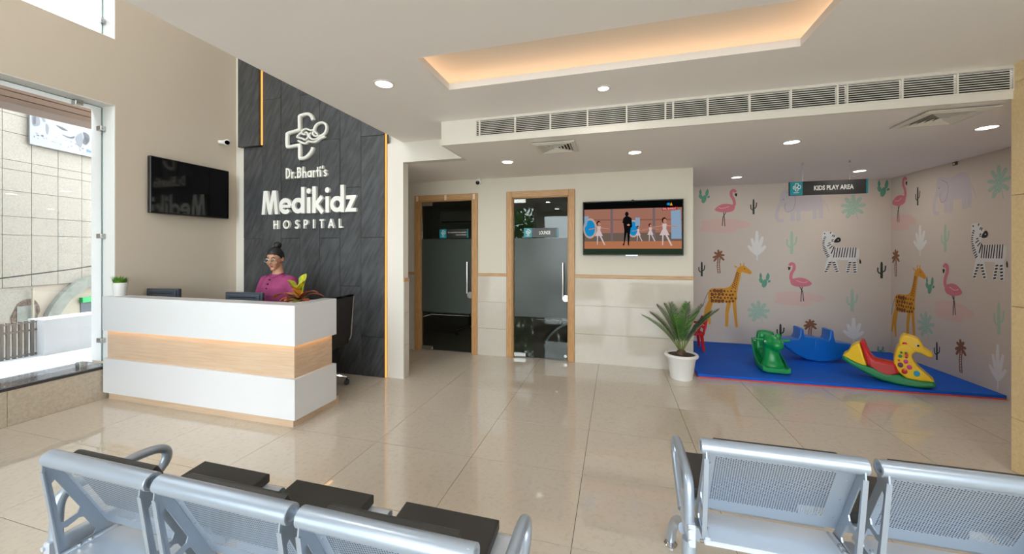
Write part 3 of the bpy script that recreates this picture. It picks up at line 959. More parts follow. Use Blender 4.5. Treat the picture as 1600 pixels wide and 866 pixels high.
# ================================================================== LETTERS AND EMBLEM ON THE SLATE WALL
LY = 3.838
def lm(a, bb, d):
    return (a, LY - d, bb)
D0, D1 = -0.008, 0.024
def letters(label, text, x0, x1, zb, zt, glyphs, narrow=1.0):
    t = thing('wall_lettering', label, 'lettering', ((x0 + x1) / 2, 3.85, zb), group='white lettering on the slate wall')
    tot = sum(g[1] for g in glyphs)
    sc = (x1 - x0) / tot; sz = zt - zb
    x = x0
    for name, adv, strokes, off in glyphs:
        m = MB()
        for st in strokes:
            kind = st[0]
            f = lambda p: (x + p[0] * sc * narrow, zb + p[1] * sz)
            e = 0.0006 * strokes.index(st)                # each stroke a hair prouder, so that no faces coincide
            if kind == 's':
                m.stroke([f(p) for p in st[1]], st[2] * (sz * 0.5 + sc * 0.5), lm, D0 - e, D1 + e, closed=len(st) > 3)
            elif kind == 'p':
                m.prism([f(p) for p in st[1]], lm, D0 - e, D1 + e)
        part('letter', m, 'letter', t)
        x += adv * sc
    return t
def S(pts, w, closed=None):
    return ('s', pts, w) if not closed else ('s', pts, w, True)
W = 0.17
X = 0.62                                                  # x-height as a share of the ascender height
def ring(cx, cy, rx, ry, n=22):
    return arc(cx, cy, rx, 0, 360 - 360 / n, n - 1, ry)
def gd(a): return ('d', 0.70, [S(ring(0.31, X / 2, 0.235, X / 2 - W / 2), W, 1), S([(0.56, 0), (0.56, 1.03)], W)], 0)
def gi(): return ('i', 0.29, [S([(0.145, 0), (0.145, X)], W), ('p', ell(0.145, 0.86, 0.105, 0.105, 18))], 0)
med = [('M', 0.93, [('p', [(0.02, 0), (0.19, 0), (0.25, 0.56), (0.38, 0), (0.53, 0), (0.66, 0.56), (0.72, 0), (0.89, 0), (0.78, 0.95), (0.58, 0.95), (0.455, 0.42), (0.33, 0.95), (0.13, 0.95)])], 0),
       ('e', 0.66, [S(arc(0.33, X / 2, 0.235, 0, 318, 22, X / 2 - W / 2 + 0.01), W), S([(0.12, X / 2 - 0.01), (0.60, X / 2 - 0.01)], 0.12)], 0),
       gd(0), gi(),
       ('k', 0.61, [S([(0.12, 0), (0.12, 1.03)], W), S([(0.14, 0.27), (0.50, X)], W), S([(0.22, 0.34), (0.53, 0)], W)], 0),
       gi(), gd(0),
       ('z', 0.54, [('p', [(0.04, X), (0.50, X), (0.50, X - 0.05), (0.255, 0.14), (0.50, 0.14), (0.50, 0), (0.0, 0), (0.0, 0.05), (0.245, X - 0.14), (0.04, X - 0.14)])], 0)]
letters('largest white raised lettering, the mixed-case name on the slate wall', 'Medikidz', -4.43, -2.975, 1.965, 2.285, med)
w = 0.155
hos = [('H', 1.15, [S([(0.12, 0), (0.12, 1)], w), S([(0.68, 0), (0.68, 1)], w), S([(0.12, 0.5), (0.68, 0.5)], w)], 0),
       ('O', 1.28, [S(ring(0.45, 0.5, 0.4, 0.42), w, 1)], 0),
       ('S', 0.98, [S(smooth2([(0.55, 0.83), (0.36, 0.93), (0.17, 0.8), (0.22, 0.6), (0.46, 0.46), (0.56, 0.26), (0.42, 0.08), (0.2, 0.08), (0.06, 0.2)], 4, False), w)], 0),
       ('P', 1.02, [S([(0.12, 0), (0.12, 1)], w), S([(0.12, 0.92)] + [(0.36 + 0.2 * math.cos(math.radians(q)), 0.69 + 0.23 * math.sin(math.radians(q))) for q in range(90, -91, -20)] + [(0.12, 0.46)], w)], 0),
       ('I', 0.72, [S([(0.12, 0), (0.12, 1)], w)], 0),
       ('T', 0.92, [S([(0.33, 0), (0.33, 1)], w), S([(0.02, 0.91), (0.64, 0.91)], w)], 0),
       ('A', 1.10, [S([(0.06, 0), (0.40, 1.0)], w), S([(0.74, 0), (0.40, 1.0)], w), S([(0.2, 0.33), (0.6, 0.33)], w)], 0),
       ('L', 0.56, [S([(0.12, 0), (0.12, 1)], w), S([(0.12, 0.09), (0.53, 0.09)], w)], 0)]
letters('small white spaced capitals reading HOSPITAL, lowest line on the slate wall', 'HOSPITAL', -4.235, -3.16, 1.775, 1.885, hos, 0.78)
w = 0.15
dr = [('D', 0.74, [S([(0.12, 0), (0.12, 1)], w), S([(0.1, 0.92), (0.26, 0.92), (0.46, 0.82), (0.55, 0.6), (0.55, 0.4), (0.46, 0.18), (0.26, 0.08), (0.1, 0.08)], w)], 0),
      ('r', 0.42, [S([(0.11, 0), (0.11, X)], w), S([(0.11, 0.38), (0.19, 0.52), (0.36, 0.54)], w)], 0),
      ('full_stop', 0.28, [('p', ell(0.12, 0.09, 0.095, 0.095, 12))], 0),
      ('B', 0.68, [S([(0.12, 0), (0.12, 1)], w), S([(0.1, 0.92), (0.34, 0.92), (0.45, 0.82), (0.45, 0.66), (0.34, 0.55), (0.1, 0.54)], w), S([(0.34, 0.55), (0.50, 0.46), (0.53, 0.28), (0.42, 0.1), (0.3, 0.08), (0.1, 0.08)], w)], 0),
      ('h', 0.62, [S([(0.12, 0), (0.12, 1.03)], w), S([(0.12, 0.36), (0.2, 0.5), (0.34, 0.53), (0.46, 0.44), (0.48, 0.3), (0.48, 0)], w)], 0),
      ('a', 0.66, [S(ring(0.3, X / 2, 0.21, X / 2 - 0.08), w, 1), S([(0.52, 0), (0.52, X)], w)], 0),
      ('r', 0.42, [S([(0.11, 0), (0.11, X)], w), S([(0.11, 0.38), (0.19, 0.52), (0.36, 0.54)], w)], 0),
      ('t', 0.42, [S([(0.2, 0), (0.2, 0.9)], w), S([(0.04, 0.56), (0.38, 0.56)], 0.15)], 0),
      ('i', 0.26, [S([(0.12, 0), (0.12, X)], w), ('p', ell(0.12, 0.84, 0.1, 0.1, 14))], 0),
      ('apostrophe', 0.22, [S([(0.12, 0.72), (0.15, 1.0)], 0.15)], 0),
      ('s', 0.44, [S(smooth2([(0.37, 0.5), (0.22, 0.56), (0.09, 0.47), (0.16, 0.35), (0.31, 0.26), (0.36, 0.15), (0.2, 0.06), (0.04, 0.12)], 4, False), 0.15)], 0)]
letters("small white raised lettering line directly under the emblem", "Dr.Bharti's", -4.04, -3.405, 2.41, 2.545, dr)

t = thing('wall_emblem', 'white raised emblem of an open cross holding a curled baby', 'emblem', (-3.72, 3.85, 2.63))
def em(px, py):                                            # sketch coordinates of the emblem to the wall
    return (-4.045 + (px - 150) / (625 - 150) * 0.645, 3.215 - (py - 68) / (620 - 68) * 0.575 + (px - 380) * 0.00006)
def tubes(name, paths, wd):
    m = MB()
    for p in paths:
        q = [em(*c) for c in p]
        m.stroke(q, wd, lm, D0, D1 - 0.006)
        m.tube([lm(c[0], c[1], D1 - 0.008) for c in q], wd / 2, 8)
    return part(name, m, 'letter', t)
tubes('cross_outline', [smooth2([(463, 170), (452, 130), (425, 92), (385, 80), (345, 84), (316, 92), (312, 120), (312, 235), (300, 258), (185, 275), (170, 300), (170, 420), (190, 444), (295, 440), (314, 455), (316, 585), (330, 604), (385, 598), (430, 560), (456, 520), (460, 490)], 4, False)], 0.042)
tubes('baby_head', [smooth2([(478, 300), (480, 265), (510, 222), (560, 212), (600, 240), (612, 290), (590, 345), (540, 370)], 5, False)], 0.030)
tubes('baby_body', [smooth2([(478, 282), (430, 282), (390, 256), (350, 262), (336, 292), (355, 318), (385, 318)], 4, False),
                    smooth2([(345, 292), (310, 305), (282, 335), (300, 348), (335, 360), (370, 385), (400, 370), (405, 330), (392, 300), (375, 300)], 4, False),
                    smooth2([(540, 370), (500, 395), (450, 390), (425, 360), (425, 325), (445, 315)], 4, False),
                    smooth2([(480, 290), (460, 320), (470, 350), (500, 362), (525, 350)], 4, False),
                    smooth2([(490, 305), (500, 330), (520, 335)], 3, False)], 0.021)
tubes('cradling_hand', [smooth2([(295, 385), (340, 415), (380, 430), (410, 410), (440, 420), (490, 428), (540, 400), (598, 380)], 4, False)], 0.024)

# ================================================================== MURAL PRINTS
MUR = dict(pink=(206, 120, 134), puddle=(214, 184, 178), blackc=(40, 52, 42), green=(98, 158, 134), pale=(166, 194, 174), leaf=(160, 190, 174), agave=(222, 222, 221), brown=(134, 88, 62),
           gir=(214, 150, 40), spot=(118, 66, 28), ele=(193, 186, 192), elel=(170, 160, 170), white=(216, 217, 218), ink=(26, 26, 26), twig=(205, 197, 190), wing=(236, 190, 196))
mk = list(MUR)
mur_mats = [mat('print_' + k, MUR[k], 0.65) for k in mk]
def motif(wall, kind, box, flip=False):
    a0, a1, z0, z1 = box
    def P(u, v, d):
        u = 1 - u if flip else u
        if wall is wpb:
            return (a0 + (a1 - a0) * u, 6.5996 - 0.00035 * d, z0 + (z1 - z0) * v)
        return (3.7856 - 0.00035 * d, a0 + (a1 - a0) * u, z0 + (z1 - z0) * v)
    ww = abs(a1 - a0); hh = z1 - z0
    m = MB()
    cnt = [0]
    def lay(d):
        cnt[0] += 1
        return d + min(cnt[0], 400) * 0.002
    def pol(c, pts, d=1, sm=0):
        d = lay(d)
        m.use(mk.index(c))
        pts = smooth2(pts, sm) if sm else pts
        m.flat(pts, P, d)
    def st(c, pts, w, d=1, taper=None, sm=0):              # strokes drawn in metric space so that their width is even
        d = lay(d)
        m.use(mk.index(c))
        pts = smooth2(pts, sm, False) if sm else pts
        q = [(u * ww, v * hh) for u, v in pts]
        if taper == 'leaf':
            n = len(q); taper = [max(0.08, math.sin(PI * (i + 0.35) / (n + 0.2)) ** 0.6) for i in range(n)]
        m.stroke(q, w, lambda a, bb, d_: P(a / ww, bb / hh, d_), d, d, taper=taper)
    zf = lambda L, x0, y0, x1, y1: [((x - x0) / (x1 - x0), (y1 - y) / (y1 - y0)) for x, y in L]
    if kind == 'flamingo':
        f = lambda L: zf(L, 173, 178, 346, 457)
        st('ink', f([(264, 345), (240, 382), (233, 452)]), 0.010, 1); st('ink', f([(243, 345), (250, 400), (253, 456)]), 0.010, 1)
        pol('pink', f([(176, 322), (215, 292), (260, 283), (300, 290), (326, 300), (322, 332), (285, 348), (230, 348), (190, 338)]), 2, 4)
        st('pink', f([(306, 318), (324, 290), (320, 255), (302, 222), (303, 192), (320, 183), (336, 198)]), 0.042, 3, sm=4)
        pol('ink', f([(326, 208), (346, 206), (342, 232), (330, 226)]), 4)
        st('wing', f([(205, 312), (240, 318), (285, 304)]), 0.007, 3, sm=4)
    elif kind == 'puddle':
        pol('puddle', [(0.05, 0.55), (0.02, 0.85), (0.3, 1.0), (0.7, 0.92), (0.98, 0.62), (0.9, 0.35), (0.72, 0.3), (0.7, 0.05), (0.4, 0.0), (0.1, 0.08), (0.0, 0.25)], 0, 4)
    elif kind in ('black_cactus', 'green_cactus'):
        c = 'blackc' if kind == 'black_cactus' else 'pale'
        w = ww * 0.25
        st(c, [(0.5, 0), (0.5, 0.5), (0.5, 0.9), (0.5, 1.0)], w * 1.1, 1, taper=[1, 1, 0.9, 0.3])
        st(c, [(0.5, 0.27), (0.22, 0.32), (0.1, 0.42), (0.1, 0.64)], w * 0.6, 1)
        st(c, [(0.5, 0.36), (0.78, 0.42), (0.88, 0.52), (0.92, 0.76)], w * 0.6, 1)
    elif kind == 'prickly_pear':
        for cx, cy, rx, ry, r in ((0.5, 0.3, 0.19, 0.30, -0.35), (0.24, 0.5, 0.14, 0.19, 0.5), (0.22, 0.80, 0.10, 0.17, 0.1), (0.74, 0.74, 0.13, 0.25, -0.2), (0.85, 0.45, 0.12, 0.08, 0.4)):
            pol('green', ell(cx, cy, rx, ry, 14, r), 1)
        pol('blackc', ell(0.22, 0.98, 0.03, 0.03, 6), 2); pol('blackc', ell(0.76, 0.99, 0.03, 0.03, 6), 2)
    elif kind == 'palm':
        m.use(mk.index('brown'))
        tr = smooth2([(0.58, 0.0), (0.52, 0.3), (0.55, 0.5), (0.62, 0.66)], 4, False)
        st('brown', [(u - 0.09, v) for u, v in tr], 0.012, 1); st('brown', [(u + 0.09, v) for u, v in tr], 0.012, 1)
        for u, v in tr[::1]:
            st('brown', [(u - 0.08, v), (u + 0.08, v + 0.015)], 0.008, 1)
        for a in (15, 55, 95, 140, 185, -25, 215):
            c, s = math.cos(math.radians(a)), math.sin(math.radians(a))
            st('brown', [(0.55 + 0.46 * t_ * c, 0.70 + 0.30 * t_ * s - 0.06 * t_ * t_) for t_ in (0, .25, .5, .75, 1)], 0.034, 1, taper='leaf')
    elif kind == 'agave':
        st('agave', [(0.53, 0), (0.52, 0.25)], 0.012, 1)
        for a, l in ((90, 0.82), (60, 0.72), (120, 0.66), (30, 0.62), (150, 0.64)):
            c, s = math.cos(math.radians(a)), math.sin(math.radians(a))
            st('agave', [(0.52 + 0.62 * l * t_ * c, 0.18 + l * t_ * s) for t_ in (0, .2, .4, .6, .8, 1)], ww * 0.15, 1, taper='leaf')
    elif kind == 'leaf':
        st('leaf', [(0.66, 0.0), (0.6, 0.25), (0.5, 0.5)], 0.008, 1)
        rnd = random.Random(5)
        for a, l in ((90, .52), (52, .5), (12, .5), (-32, .46), (128, .5), (168, .5), (205, .5), (240, .5), (270, .3)):
            c, s = math.cos(math.radians(a)), math.sin(math.radians(a))
            st('leaf', [(0.48 + 0.98 * l * t_ * c, 0.50 + l * t_ * s) for t_ in (0.05, .3, .5, .7, .9, 1)], ww * 0.17, 1, taper='leaf')
            for q in range(7):
                t_ = 0.25 + 0.1 * q; o = rnd.uniform(-0.05, 0.05)
                pol('agave', ell(0.48 + 0.98 * l * t_ * c - s * o, 0.5 + l * t_ * s + c * o, 0.011, 0.011, 5), 2)
    elif kind == 'giraffe':
        f = lambda L: zf(L, 87, -43, 452, 438)
        st('brown', f([(132, 178), (108, 225), (88, 290)]), 0.008, 1, sm=4)
        for L, w in (([(146, 250), (118, 300), (106, 350), (94, 400)], 0.05), ([(152, 252), (131, 345), (140, 425)], 0.042), ([(290, 245), (273, 320), (269, 436)], 0.05), ([(325, 240), (332, 320), (344, 438)], 0.045)):
            st('gir', f(L), w, 1, taper=[1.25, 1.0, 0.8, 0.7][:len(L)])
        pol('gir', f([(128, 205), (136, 165), (165, 150), (230, 147), (275, 142), (302, 122), (326, 72), (342, 14), (352, -8), (372, -18), (398, -24), (425, -6), (446, 12), (455, 26), (444, 40), (422, 34), (398, 28), (380, 26), (372, 62), (356, 130), (346, 190), (340, 244), (250, 256), (158, 262), (136, 255)]), 2, 2)
        pol('gir', f([(320, -26), (340, -20), (352, -8), (336, -8)]), 2)
        st('gir', f([(374, -18), (372, -42)]), 0.016, 2); st('gir', f([(394, -22), (398, -42)]), 0.016, 2)
        pol('ink', ell(*f([(402, 0)])[0], 0.012, 0.008, 8), 4)
        rnd = random.Random(3)
        for gx in range(8):
            for gy in range(4):
                x = 150 + gx * 26 + (gy % 2) * 12; y = 170 + gy * 25
                if x < 340:
                    c0 = f([(x + rnd.uniform(-3, 3), y + rnd.uniform(-3, 3))])[0]
                    k = rnd.uniform(0.7, 1.15) * (1.25 if 160 < x < 250 else 0.9)
                    pol('spot', [(c0[0] + 0.030 * k * math.cos(q * PI / 3) * rnd.uniform(.8, 1.2), c0[1] + 0.023 * k * math.sin(q * PI / 3) * rnd.uniform(.8, 1.2)) for q in range(6)], 3)
        for q in range(9):
            for o in (-1, 0, 1):
                t_ = q / 9
                x = 322 + 32 * t_ + o * (13 - 5 * t_); y = 140 - 125 * t_ + (6 if o else 0)
                c0 = f([(x, y)])[0]
                pol('spot', ell(c0[0], c0[1], 0.013, 0.011, 6), 3)
    elif kind == 'elephant':
        f = lambda L: zf(L, 377, 143, 678, 403)
        st('ele', f([(644, 230), (664, 280), (677, 326)]), 0.014, 1)
        for x, y in ((478, 396), (511, 396), (600, 382), (632, 378)):
            st('ele', f([(x, 280), (x, y)]), 0.055, 1)
        st('ele', f([(418, 235), (398, 290), (388, 345), (398, 388), (428, 392)]), 0.045, 1, sm=4, taper=None)
        pol('ele', f([(420, 152), (455, 148), (490, 160), (515, 160), (548, 148), (592, 144), (626, 166), (640, 220), (642, 300), (600, 306), (560, 316), (520, 312), (480, 322), (452, 318), (430, 280), (408, 268), (408, 210)]), 2, 3)
        st('elel', f([(446, 166), (488, 196), (492, 250), (478, 305), (448, 320), (434, 285), (440, 250)]), 0.010, 3, sm=4)
        pol('ink', ell(*f([(428, 219)])[0], 0.012, 0.012, 8), 3)
    elif kind == 'zebra':
        f = lambda L: zf(L, 636, 445, 892, 844)
        for L in ([(690, 700), (676, 760), (662, 840)], [(712, 700), (726, 770), (736, 838)], [(822, 710), (812, 770), (800, 840)], [(842, 700), (852, 770), (848, 842)]):
            st('white', f(L), 0.05, 1)
        pol('white', f([(642, 462), (664, 456), (690, 455), (704, 462), (722, 490), (738, 512), (758, 536), (740, 560), (716, 560), (706, 590), (760, 604), (858, 608), (874, 640), (872, 690), (852, 716), (760, 722), (690, 716), (664, 690), (648, 620), (640, 540)]), 2, 3)
        pol('ink', f([(714, 556), (722, 530), (740, 510), (756, 520), (758, 542), (744, 558)]), 4, 3)
        pol('white', ell(*f([(741, 535)])[0], 0.016, 0.012, 8), 5)
        for i in range(9):
            st('ink', f([(722 + i * 16.5, 606), (712 + i * 16 + (6 if i > 5 else 0), 698)]), 0.012, 3)
        st('ink', f([(716, 596), (696, 664)]), 0.014, 3)
        for a, c in (((650, 468), (658, 480)), ((696, 458), (690, 474)), ((712, 484), (702, 500)), ((720, 490), (712, 508)), ((700, 536), (712, 530)), ((698, 546), (710, 546)),
                     ((652, 502), (664, 512)), ((646, 516), (660, 526)), ((642, 536), (656, 540)), ((640, 552), (654, 556)), ((640, 568), (652, 566)), ((640, 584), (654, 580)), ((642, 600), (656, 596)),
                     ((644, 616), (662, 608)), ((646, 634), (666, 622)), ((652, 650), (672, 636)), ((656, 668), (676, 652)), ((664, 684), (682, 668)), ((668, 698), (686, 682)), ((676, 566), (692, 560)), ((670, 592), (696, 574)), ((684, 616), (706, 590))):
            st('ink', f([a, c]), 0.012, 3)
        for L in ([(690, 745), (660, 840)], [(714, 745), (736, 838)], [(816, 745), (800, 840)], [(844, 745), (848, 842)]):
            for q in range(5):
                t_ = 0.0 + q * 0.22
                x = L[0][0] + (L[1][0] - L[0][0]) * t_; y = L[0][1] + (L[1][1] - L[0][1]) * t_
                st('ink', f([(x - 9, y + 3), (x + 9, y - 2)]), 0.016, 3)
        pol('ink', f([(878, 708), (886, 730), (886, 756), (876, 752), (874, 730)]), 3)
    elif kind == 'twig':
        for a in (30, 70, 110, 150):
            c, s = math.cos(math.radians(a)), math.sin(math.radians(a))
            st('twig', [(0.5, 0.1), (0.5 + 0.4 * c, 0.1 + 0.7 * s)], 0.014, 1)
    part('mural_print_' + kind, m, mur_mats, wall)

for kind, box, fl in (
    ('prickly_pear', (1.268, 1.454, 2.254, 2.479), 0), ('puddle', (1.306, 2.039, 1.779, 2.001), 0), ('flamingo', (1.510, 1.835, 1.880, 2.456), 0), ('black_cactus', (2.012, 2.108, 2.062, 2.300), 0),
    ('elephant', (2.341, 3.049, 1.930, 2.421), 0), ('leaf', (3.191, 3.501, 1.954, 2.309), 0), ('prickly_pear', (3.612, 3.779, 2.267, 2.506), 0), ('zebra', (2.953, 3.447, 1.167, 1.797), 0),
    ('green_cactus', (2.493, 2.643, 1.448, 1.797), 0), ('agave', (1.924, 2.273, 1.347, 1.803), 0), ('palm', (1.473, 1.656, 1.141, 1.537), 0), ('black_cactus', (1.277, 1.380, 1.086, 1.322), 0),
    ('giraffe', (1.343, 2.030, 0.295, 1.304), 0), ('prickly_pear', (2.117, 2.298, 0.924, 1.151), 0), ('puddle', (2.341, 3.009, 0.667, 0.879), 0), ('flamingo', (2.518, 2.832, 0.725, 1.313), 1),
    ('leaf', (1.977, 2.290, 0.378, 0.715), 0), ('green_cactus', (3.254, 3.401, 0.608, 0.945), 0), ('black_cactus', (3.622, 3.734, 1.101, 1.340), 0), ('black_cactus', (2.366, 2.476, 0.149, 0.383), 0),
    ('palm', (2.709, 2.889, 0.16, 0.489), 0), ('agave', (3.160, 3.516, 0.142, 0.515), 0), ('prickly_pear', (3.615, 3.720, 0.008, 0.124), 0), ('twig', (1.86, 1.98, 0.22, 0.36), 0),
    ('twig', (3.50, 3.60, 1.42, 1.58), 0), ('twig', (1.27, 1.36, 1.58, 1.70), 0)):
    motif(wpb, kind, box, bool(fl))
for kind, box, fl in (
    ('puddle', (6.586, 6.127, 1.776, 1.994), 0), ('flamingo', (6.574, 6.283, 1.886, 2.496), 0), ('black_cactus', (6.148, 6.063, 2.088, 2.329), 0), ('elephant', (5.870, 5.280, 1.935, 2.390), 0),
    ('leaf', (5.156, 4.900, 2.022, 2.370), 0), ('zebra', (5.349, 4.930, 1.190, 1.813), 0), ('green_cactus', (5.747, 5.621, 1.482, 1.817), 0), ('agave', (6.226, 5.919, 1.431, 1.827), 0),
    ('palm', (6.590, 6.430, 1.136, 1.541), 0), ('giraffe', (6.590, 5.975, 0.263, 1.315), 0), ('prickly_pear', (5.990, 5.832, 0.953, 1.169), 0), ('puddle', (5.841, 5.303, 0.673, 0.903), 0),
    ('flamingo', (5.719, 5.452, 0.743, 1.340), 1), ('leaf', (6.105, 5.832, 0.380, 0.720), 0), ('green_cactus', (5.094, 4.974, 0.638, 0.973), 0), ('black_cactus', (5.851, 5.756, 0.159, 0.385), 0),
    ('palm', (5.560, 5.404, 0.111, 0.512), 0), ('agave', (5.178, 4.925, 0.070, 0.536), 0)):
    motif(wpr, kind, box, bool(fl))
# ================================================================== RECEPTION DESK
dk = thing('reception_desk', 'white reception counter with a recessed pale wood band and plinth', 'desk', (-3.78, 2.78, 0))
def ell_plan(x0, x1, y0, y1, t, d):                        # L-shaped plan: front run and a return at the right end
    return [(x0, y0), (x1, y0), (x1, y1), (x1 - t, y1), (x1 - t, y0 + d), (x0, y0 + d)]
up = lambda a, bb, d: (a, bb, d)
part('upper_panel', MB().prism(ell_plan(-4.982, -2.587, 2.535, 3.02, 0.157, 0.157), up, 0.697, 1.038), 'laminate', dk)
part('wood_band', MB().prism(ell_plan(-4.96, -2.621, 2.565, 3.0, 0.08, 0.095), up, 0.41, 0.71), 'deskwood', dk)
part('lower_panel', MB().prism(ell_plan(-4.97, -2.587, 2.535, 3.02, 0.157, 0.157), up, 0.074, 0.417), 'laminate', dk)
part('plinth', MB().prism(ell_plan(-4.94, -2.632, 2.565, 3.10, 0.07, 0.095), up, 0.0, 0.074), 'deskwood', dk)
part('worktop', MB().box(-4.97, -2.744, 2.692, 3.06, 0.712, 0.742, 0.002), 'deskwood', dk)
b = MB(); b.box(-4.95, -2.612, 2.540, 2.563, 0.6962, 0.6972); b.box(-2.619, -2.594, 2.563, 2.99, 0.6962, 0.6972)
part('led_strip', b, 'desk_led', dk)

def monitor(cx, cy, w, rz, zt, label):
    t = thing('computer_monitor', label, 'monitor', (cx, cy, 0.742), rz, group='monitors behind the counter')
    h = zt - 0.742
    m = MB(); m.box(-0.11, 0.11, -0.08, 0.10, 0, 0.012, 0.004); part('foot', m, 'black', t, True)
    m = MB(); m.box(-0.02, 0.02, -0.02, 0.02, 0.012, h - 0.12); part('stem', m, 'black', t, True)
    m = MB(); m.box(-w / 2, w / 2, -0.018, 0.02, h - 0.29, h, 0.006)
    m.prism([(-w / 2 + 0.02, h - 0.27), (w / 2 - 0.02, h - 0.27), (w / 2 - 0.02, h - 0.02), (-w / 2 + 0.02, h - 0.02)], lambda a, bb, d: (a, -0.018 - d, bb), 0.0, 0.014, 0.006)
    cas = part('casing', m, 'dark_grey', t, True)
    m = MB(); m.box(-w * 0.36, w * 0.36, -0.0335, -0.0315, h - 0.052, h - 0.044); part('vent_slot', m, 'black', cas, True)
    m = MB(); m.box(-w / 2 + 0.012, w / 2 - 0.012, 0.0195, 0.0215, h - 0.278, h - 0.012); part('screen', m, 'black_gloss', t, True)
monitor(-4.755, 2.93, 0.42, 0.10, 1.085, 'dark monitor seen from behind near the potted grass')
monitor(-3.615, 2.93, 0.45, 0.05, 1.078, 'dark monitor seen from behind right in front of the receptionist')

# potted grass on the counter
t = thing('potted_grass', 'small artificial grass in a white pot on the counter end', 'potted plant', (-4.865, 2.612, 1.038))
o = (-4.865, 2.612, 1.038)
part('pot', MB().lathe([(0.045, 0), (0.047, 0.003), (0.060, 0.128), (0.060, 0.135), (0.055, 0.135), (0.053, 0.12), (0.0001, 0.118)], 28, o), 'white_pl', t)
random.seed(8)
m = MB()
for i in range(170):
    a = random.uniform(0, 2 * PI); r = 0.046 * math.sqrt(random.random())
    x, y = o[0] + r * math.cos(a), o[1] + r * math.sin(a)
    le = random.uniform(0.05, 0.10); sp = random.uniform(0.2, 1.0) * (0.3 + r / 0.046)
    dx, dy = math.cos(a) * sp * 0.045, math.sin(a) * sp * 0.045
    wx, wy = -math.sin(a) * 0.0035, math.cos(a) * 0.0035
    z = 1.155
    m.add([(x - wx, y - wy, z), (x + wx, y + wy, z), (x + dx * .45 + wx * .8, y + dy * .45 + wy * .8, z + le * .6), (x + dx * .45 - wx * .8, y + dy * .45 - wy * .8, z + le * .6), (x + dx, y + dy, z + le * (1 - 0.15 * sp))], [(0, 1, 2, 3), (3, 2, 4)])
part('grass_blades', m, 'grass', t, kind='stuff')

# croton behind the counter
t = thing('croton_plant', 'croton with yellow, orange and red leaves behind the counter corner', 'potted plant', (-2.86, 2.86, 0.742))
o = (-2.86, 2.86, 0.742)
part('pot', MB().lathe([(0.055, 0), (0.075, 0.15), (0.08, 0.15), (0.08, 0.165), (0.07, 0.165), (0.068, 0.14), (0.0001, 0.138)], 24, o), 'white_pl', t)
part('stem', MB().tube([(o[0], o[1], 0.87), (o[0] + 0.005, o[1], 1.0), (o[0], o[1] + 0.01, 1.10)], [0.009, 0.007, 0.005], 8), 'bark', t)
def croton_leaf(az, el, L, w, c, z0, droop=0.4, lobed=False):
    m = MB()
    n = 11; w = w * 1.5
    ca, sa = math.cos(az), math.sin(az)
    side = Vector((-sa, ca, 0))
    vs = []
    p = Vector((o[0], o[1], z0)); e = el
    for i in range(n + 1):
        s = i / n
        ww = w * (math.sin(PI * min(1, 0.06 + s * 0.94)) ** 0.7) * (1.0 + (0.35 * math.sin(s * 9.0) if lobed else 0.06 * math.sin(s * 14)))
        if i == n: ww = 0.002
        up = Vector((-ca * math.sin(e), -sa * math.sin(e), math.cos(e)))
        vs += [p + side * ww + up * ww * 0.3, p, p - side * ww + up * ww * 0.3]
        d = Vector((ca * math.cos(e), sa * math.cos(e), math.sin(e)))
        p = p + d * (L / n); e -= droop / n * (1 + s)
    fs = []
    for i in range(n):
        a = i * 3
        fs += [(a, a + 1, a + 4, a + 3), (a + 1, a + 2, a + 5, a + 4)]
    m.add(vs, fs, True)
    part('leaf', m, c, t)
R = math.radians
for az, el, L, w, c, z0, dr_, lob in (
    (195, 62, 0.20, 0.040, 'croton_y', 1.06, 0.2, True), (75, 80, 0.22, 0.045, 'croton_y', 1.07, 0.2, True), (10, 78, 0.15, 0.03, 'croton_y', 1.08, 0.3, False),
    (190, 28, 0.28, 0.036, 'croton_o', 1.05, 0.9, True), (215, 12, 0.20, 0.03, 'croton_o', 1.02, 0.8, False), (170, 40, 0.16, 0.028, 'croton_r', 1.03, 0.8, False),
    (20, 35, 0.24, 0.024, 'croton_r', 1.04, 0.9, False), (0, 50, 0.24, 0.022, 'croton_r', 1.04, 1.0, False), (-25, 20, 0.20, 0.024, 'croton_r', 1.03, 0.8, False),
    (-60, 25, 0.17, 0.026, 'croton_g', 1.02, 0.9, False), (-95, 30, 0.17, 0.028, 'croton_r', 1.03, 0.8, False), (-130, 30, 0.18, 0.028, 'croton_o', 1.03, 0.9, False),
    (45, 15, 0.18, 0.026, 'croton_g', 1.01, 0.7, False), (120, 30, 0.18, 0.03, 'croton_g', 1.02, 0.8, False), (-10, 5, 0.15, 0.026, 'croton_g', 0.99, 0.5, False), (-75, 60, 0.17, 0.026, 'croton_o', 1.05, 0.5, False)):
    croton_leaf(R(az), R(el), L, w, c, z0, dr_, lob)

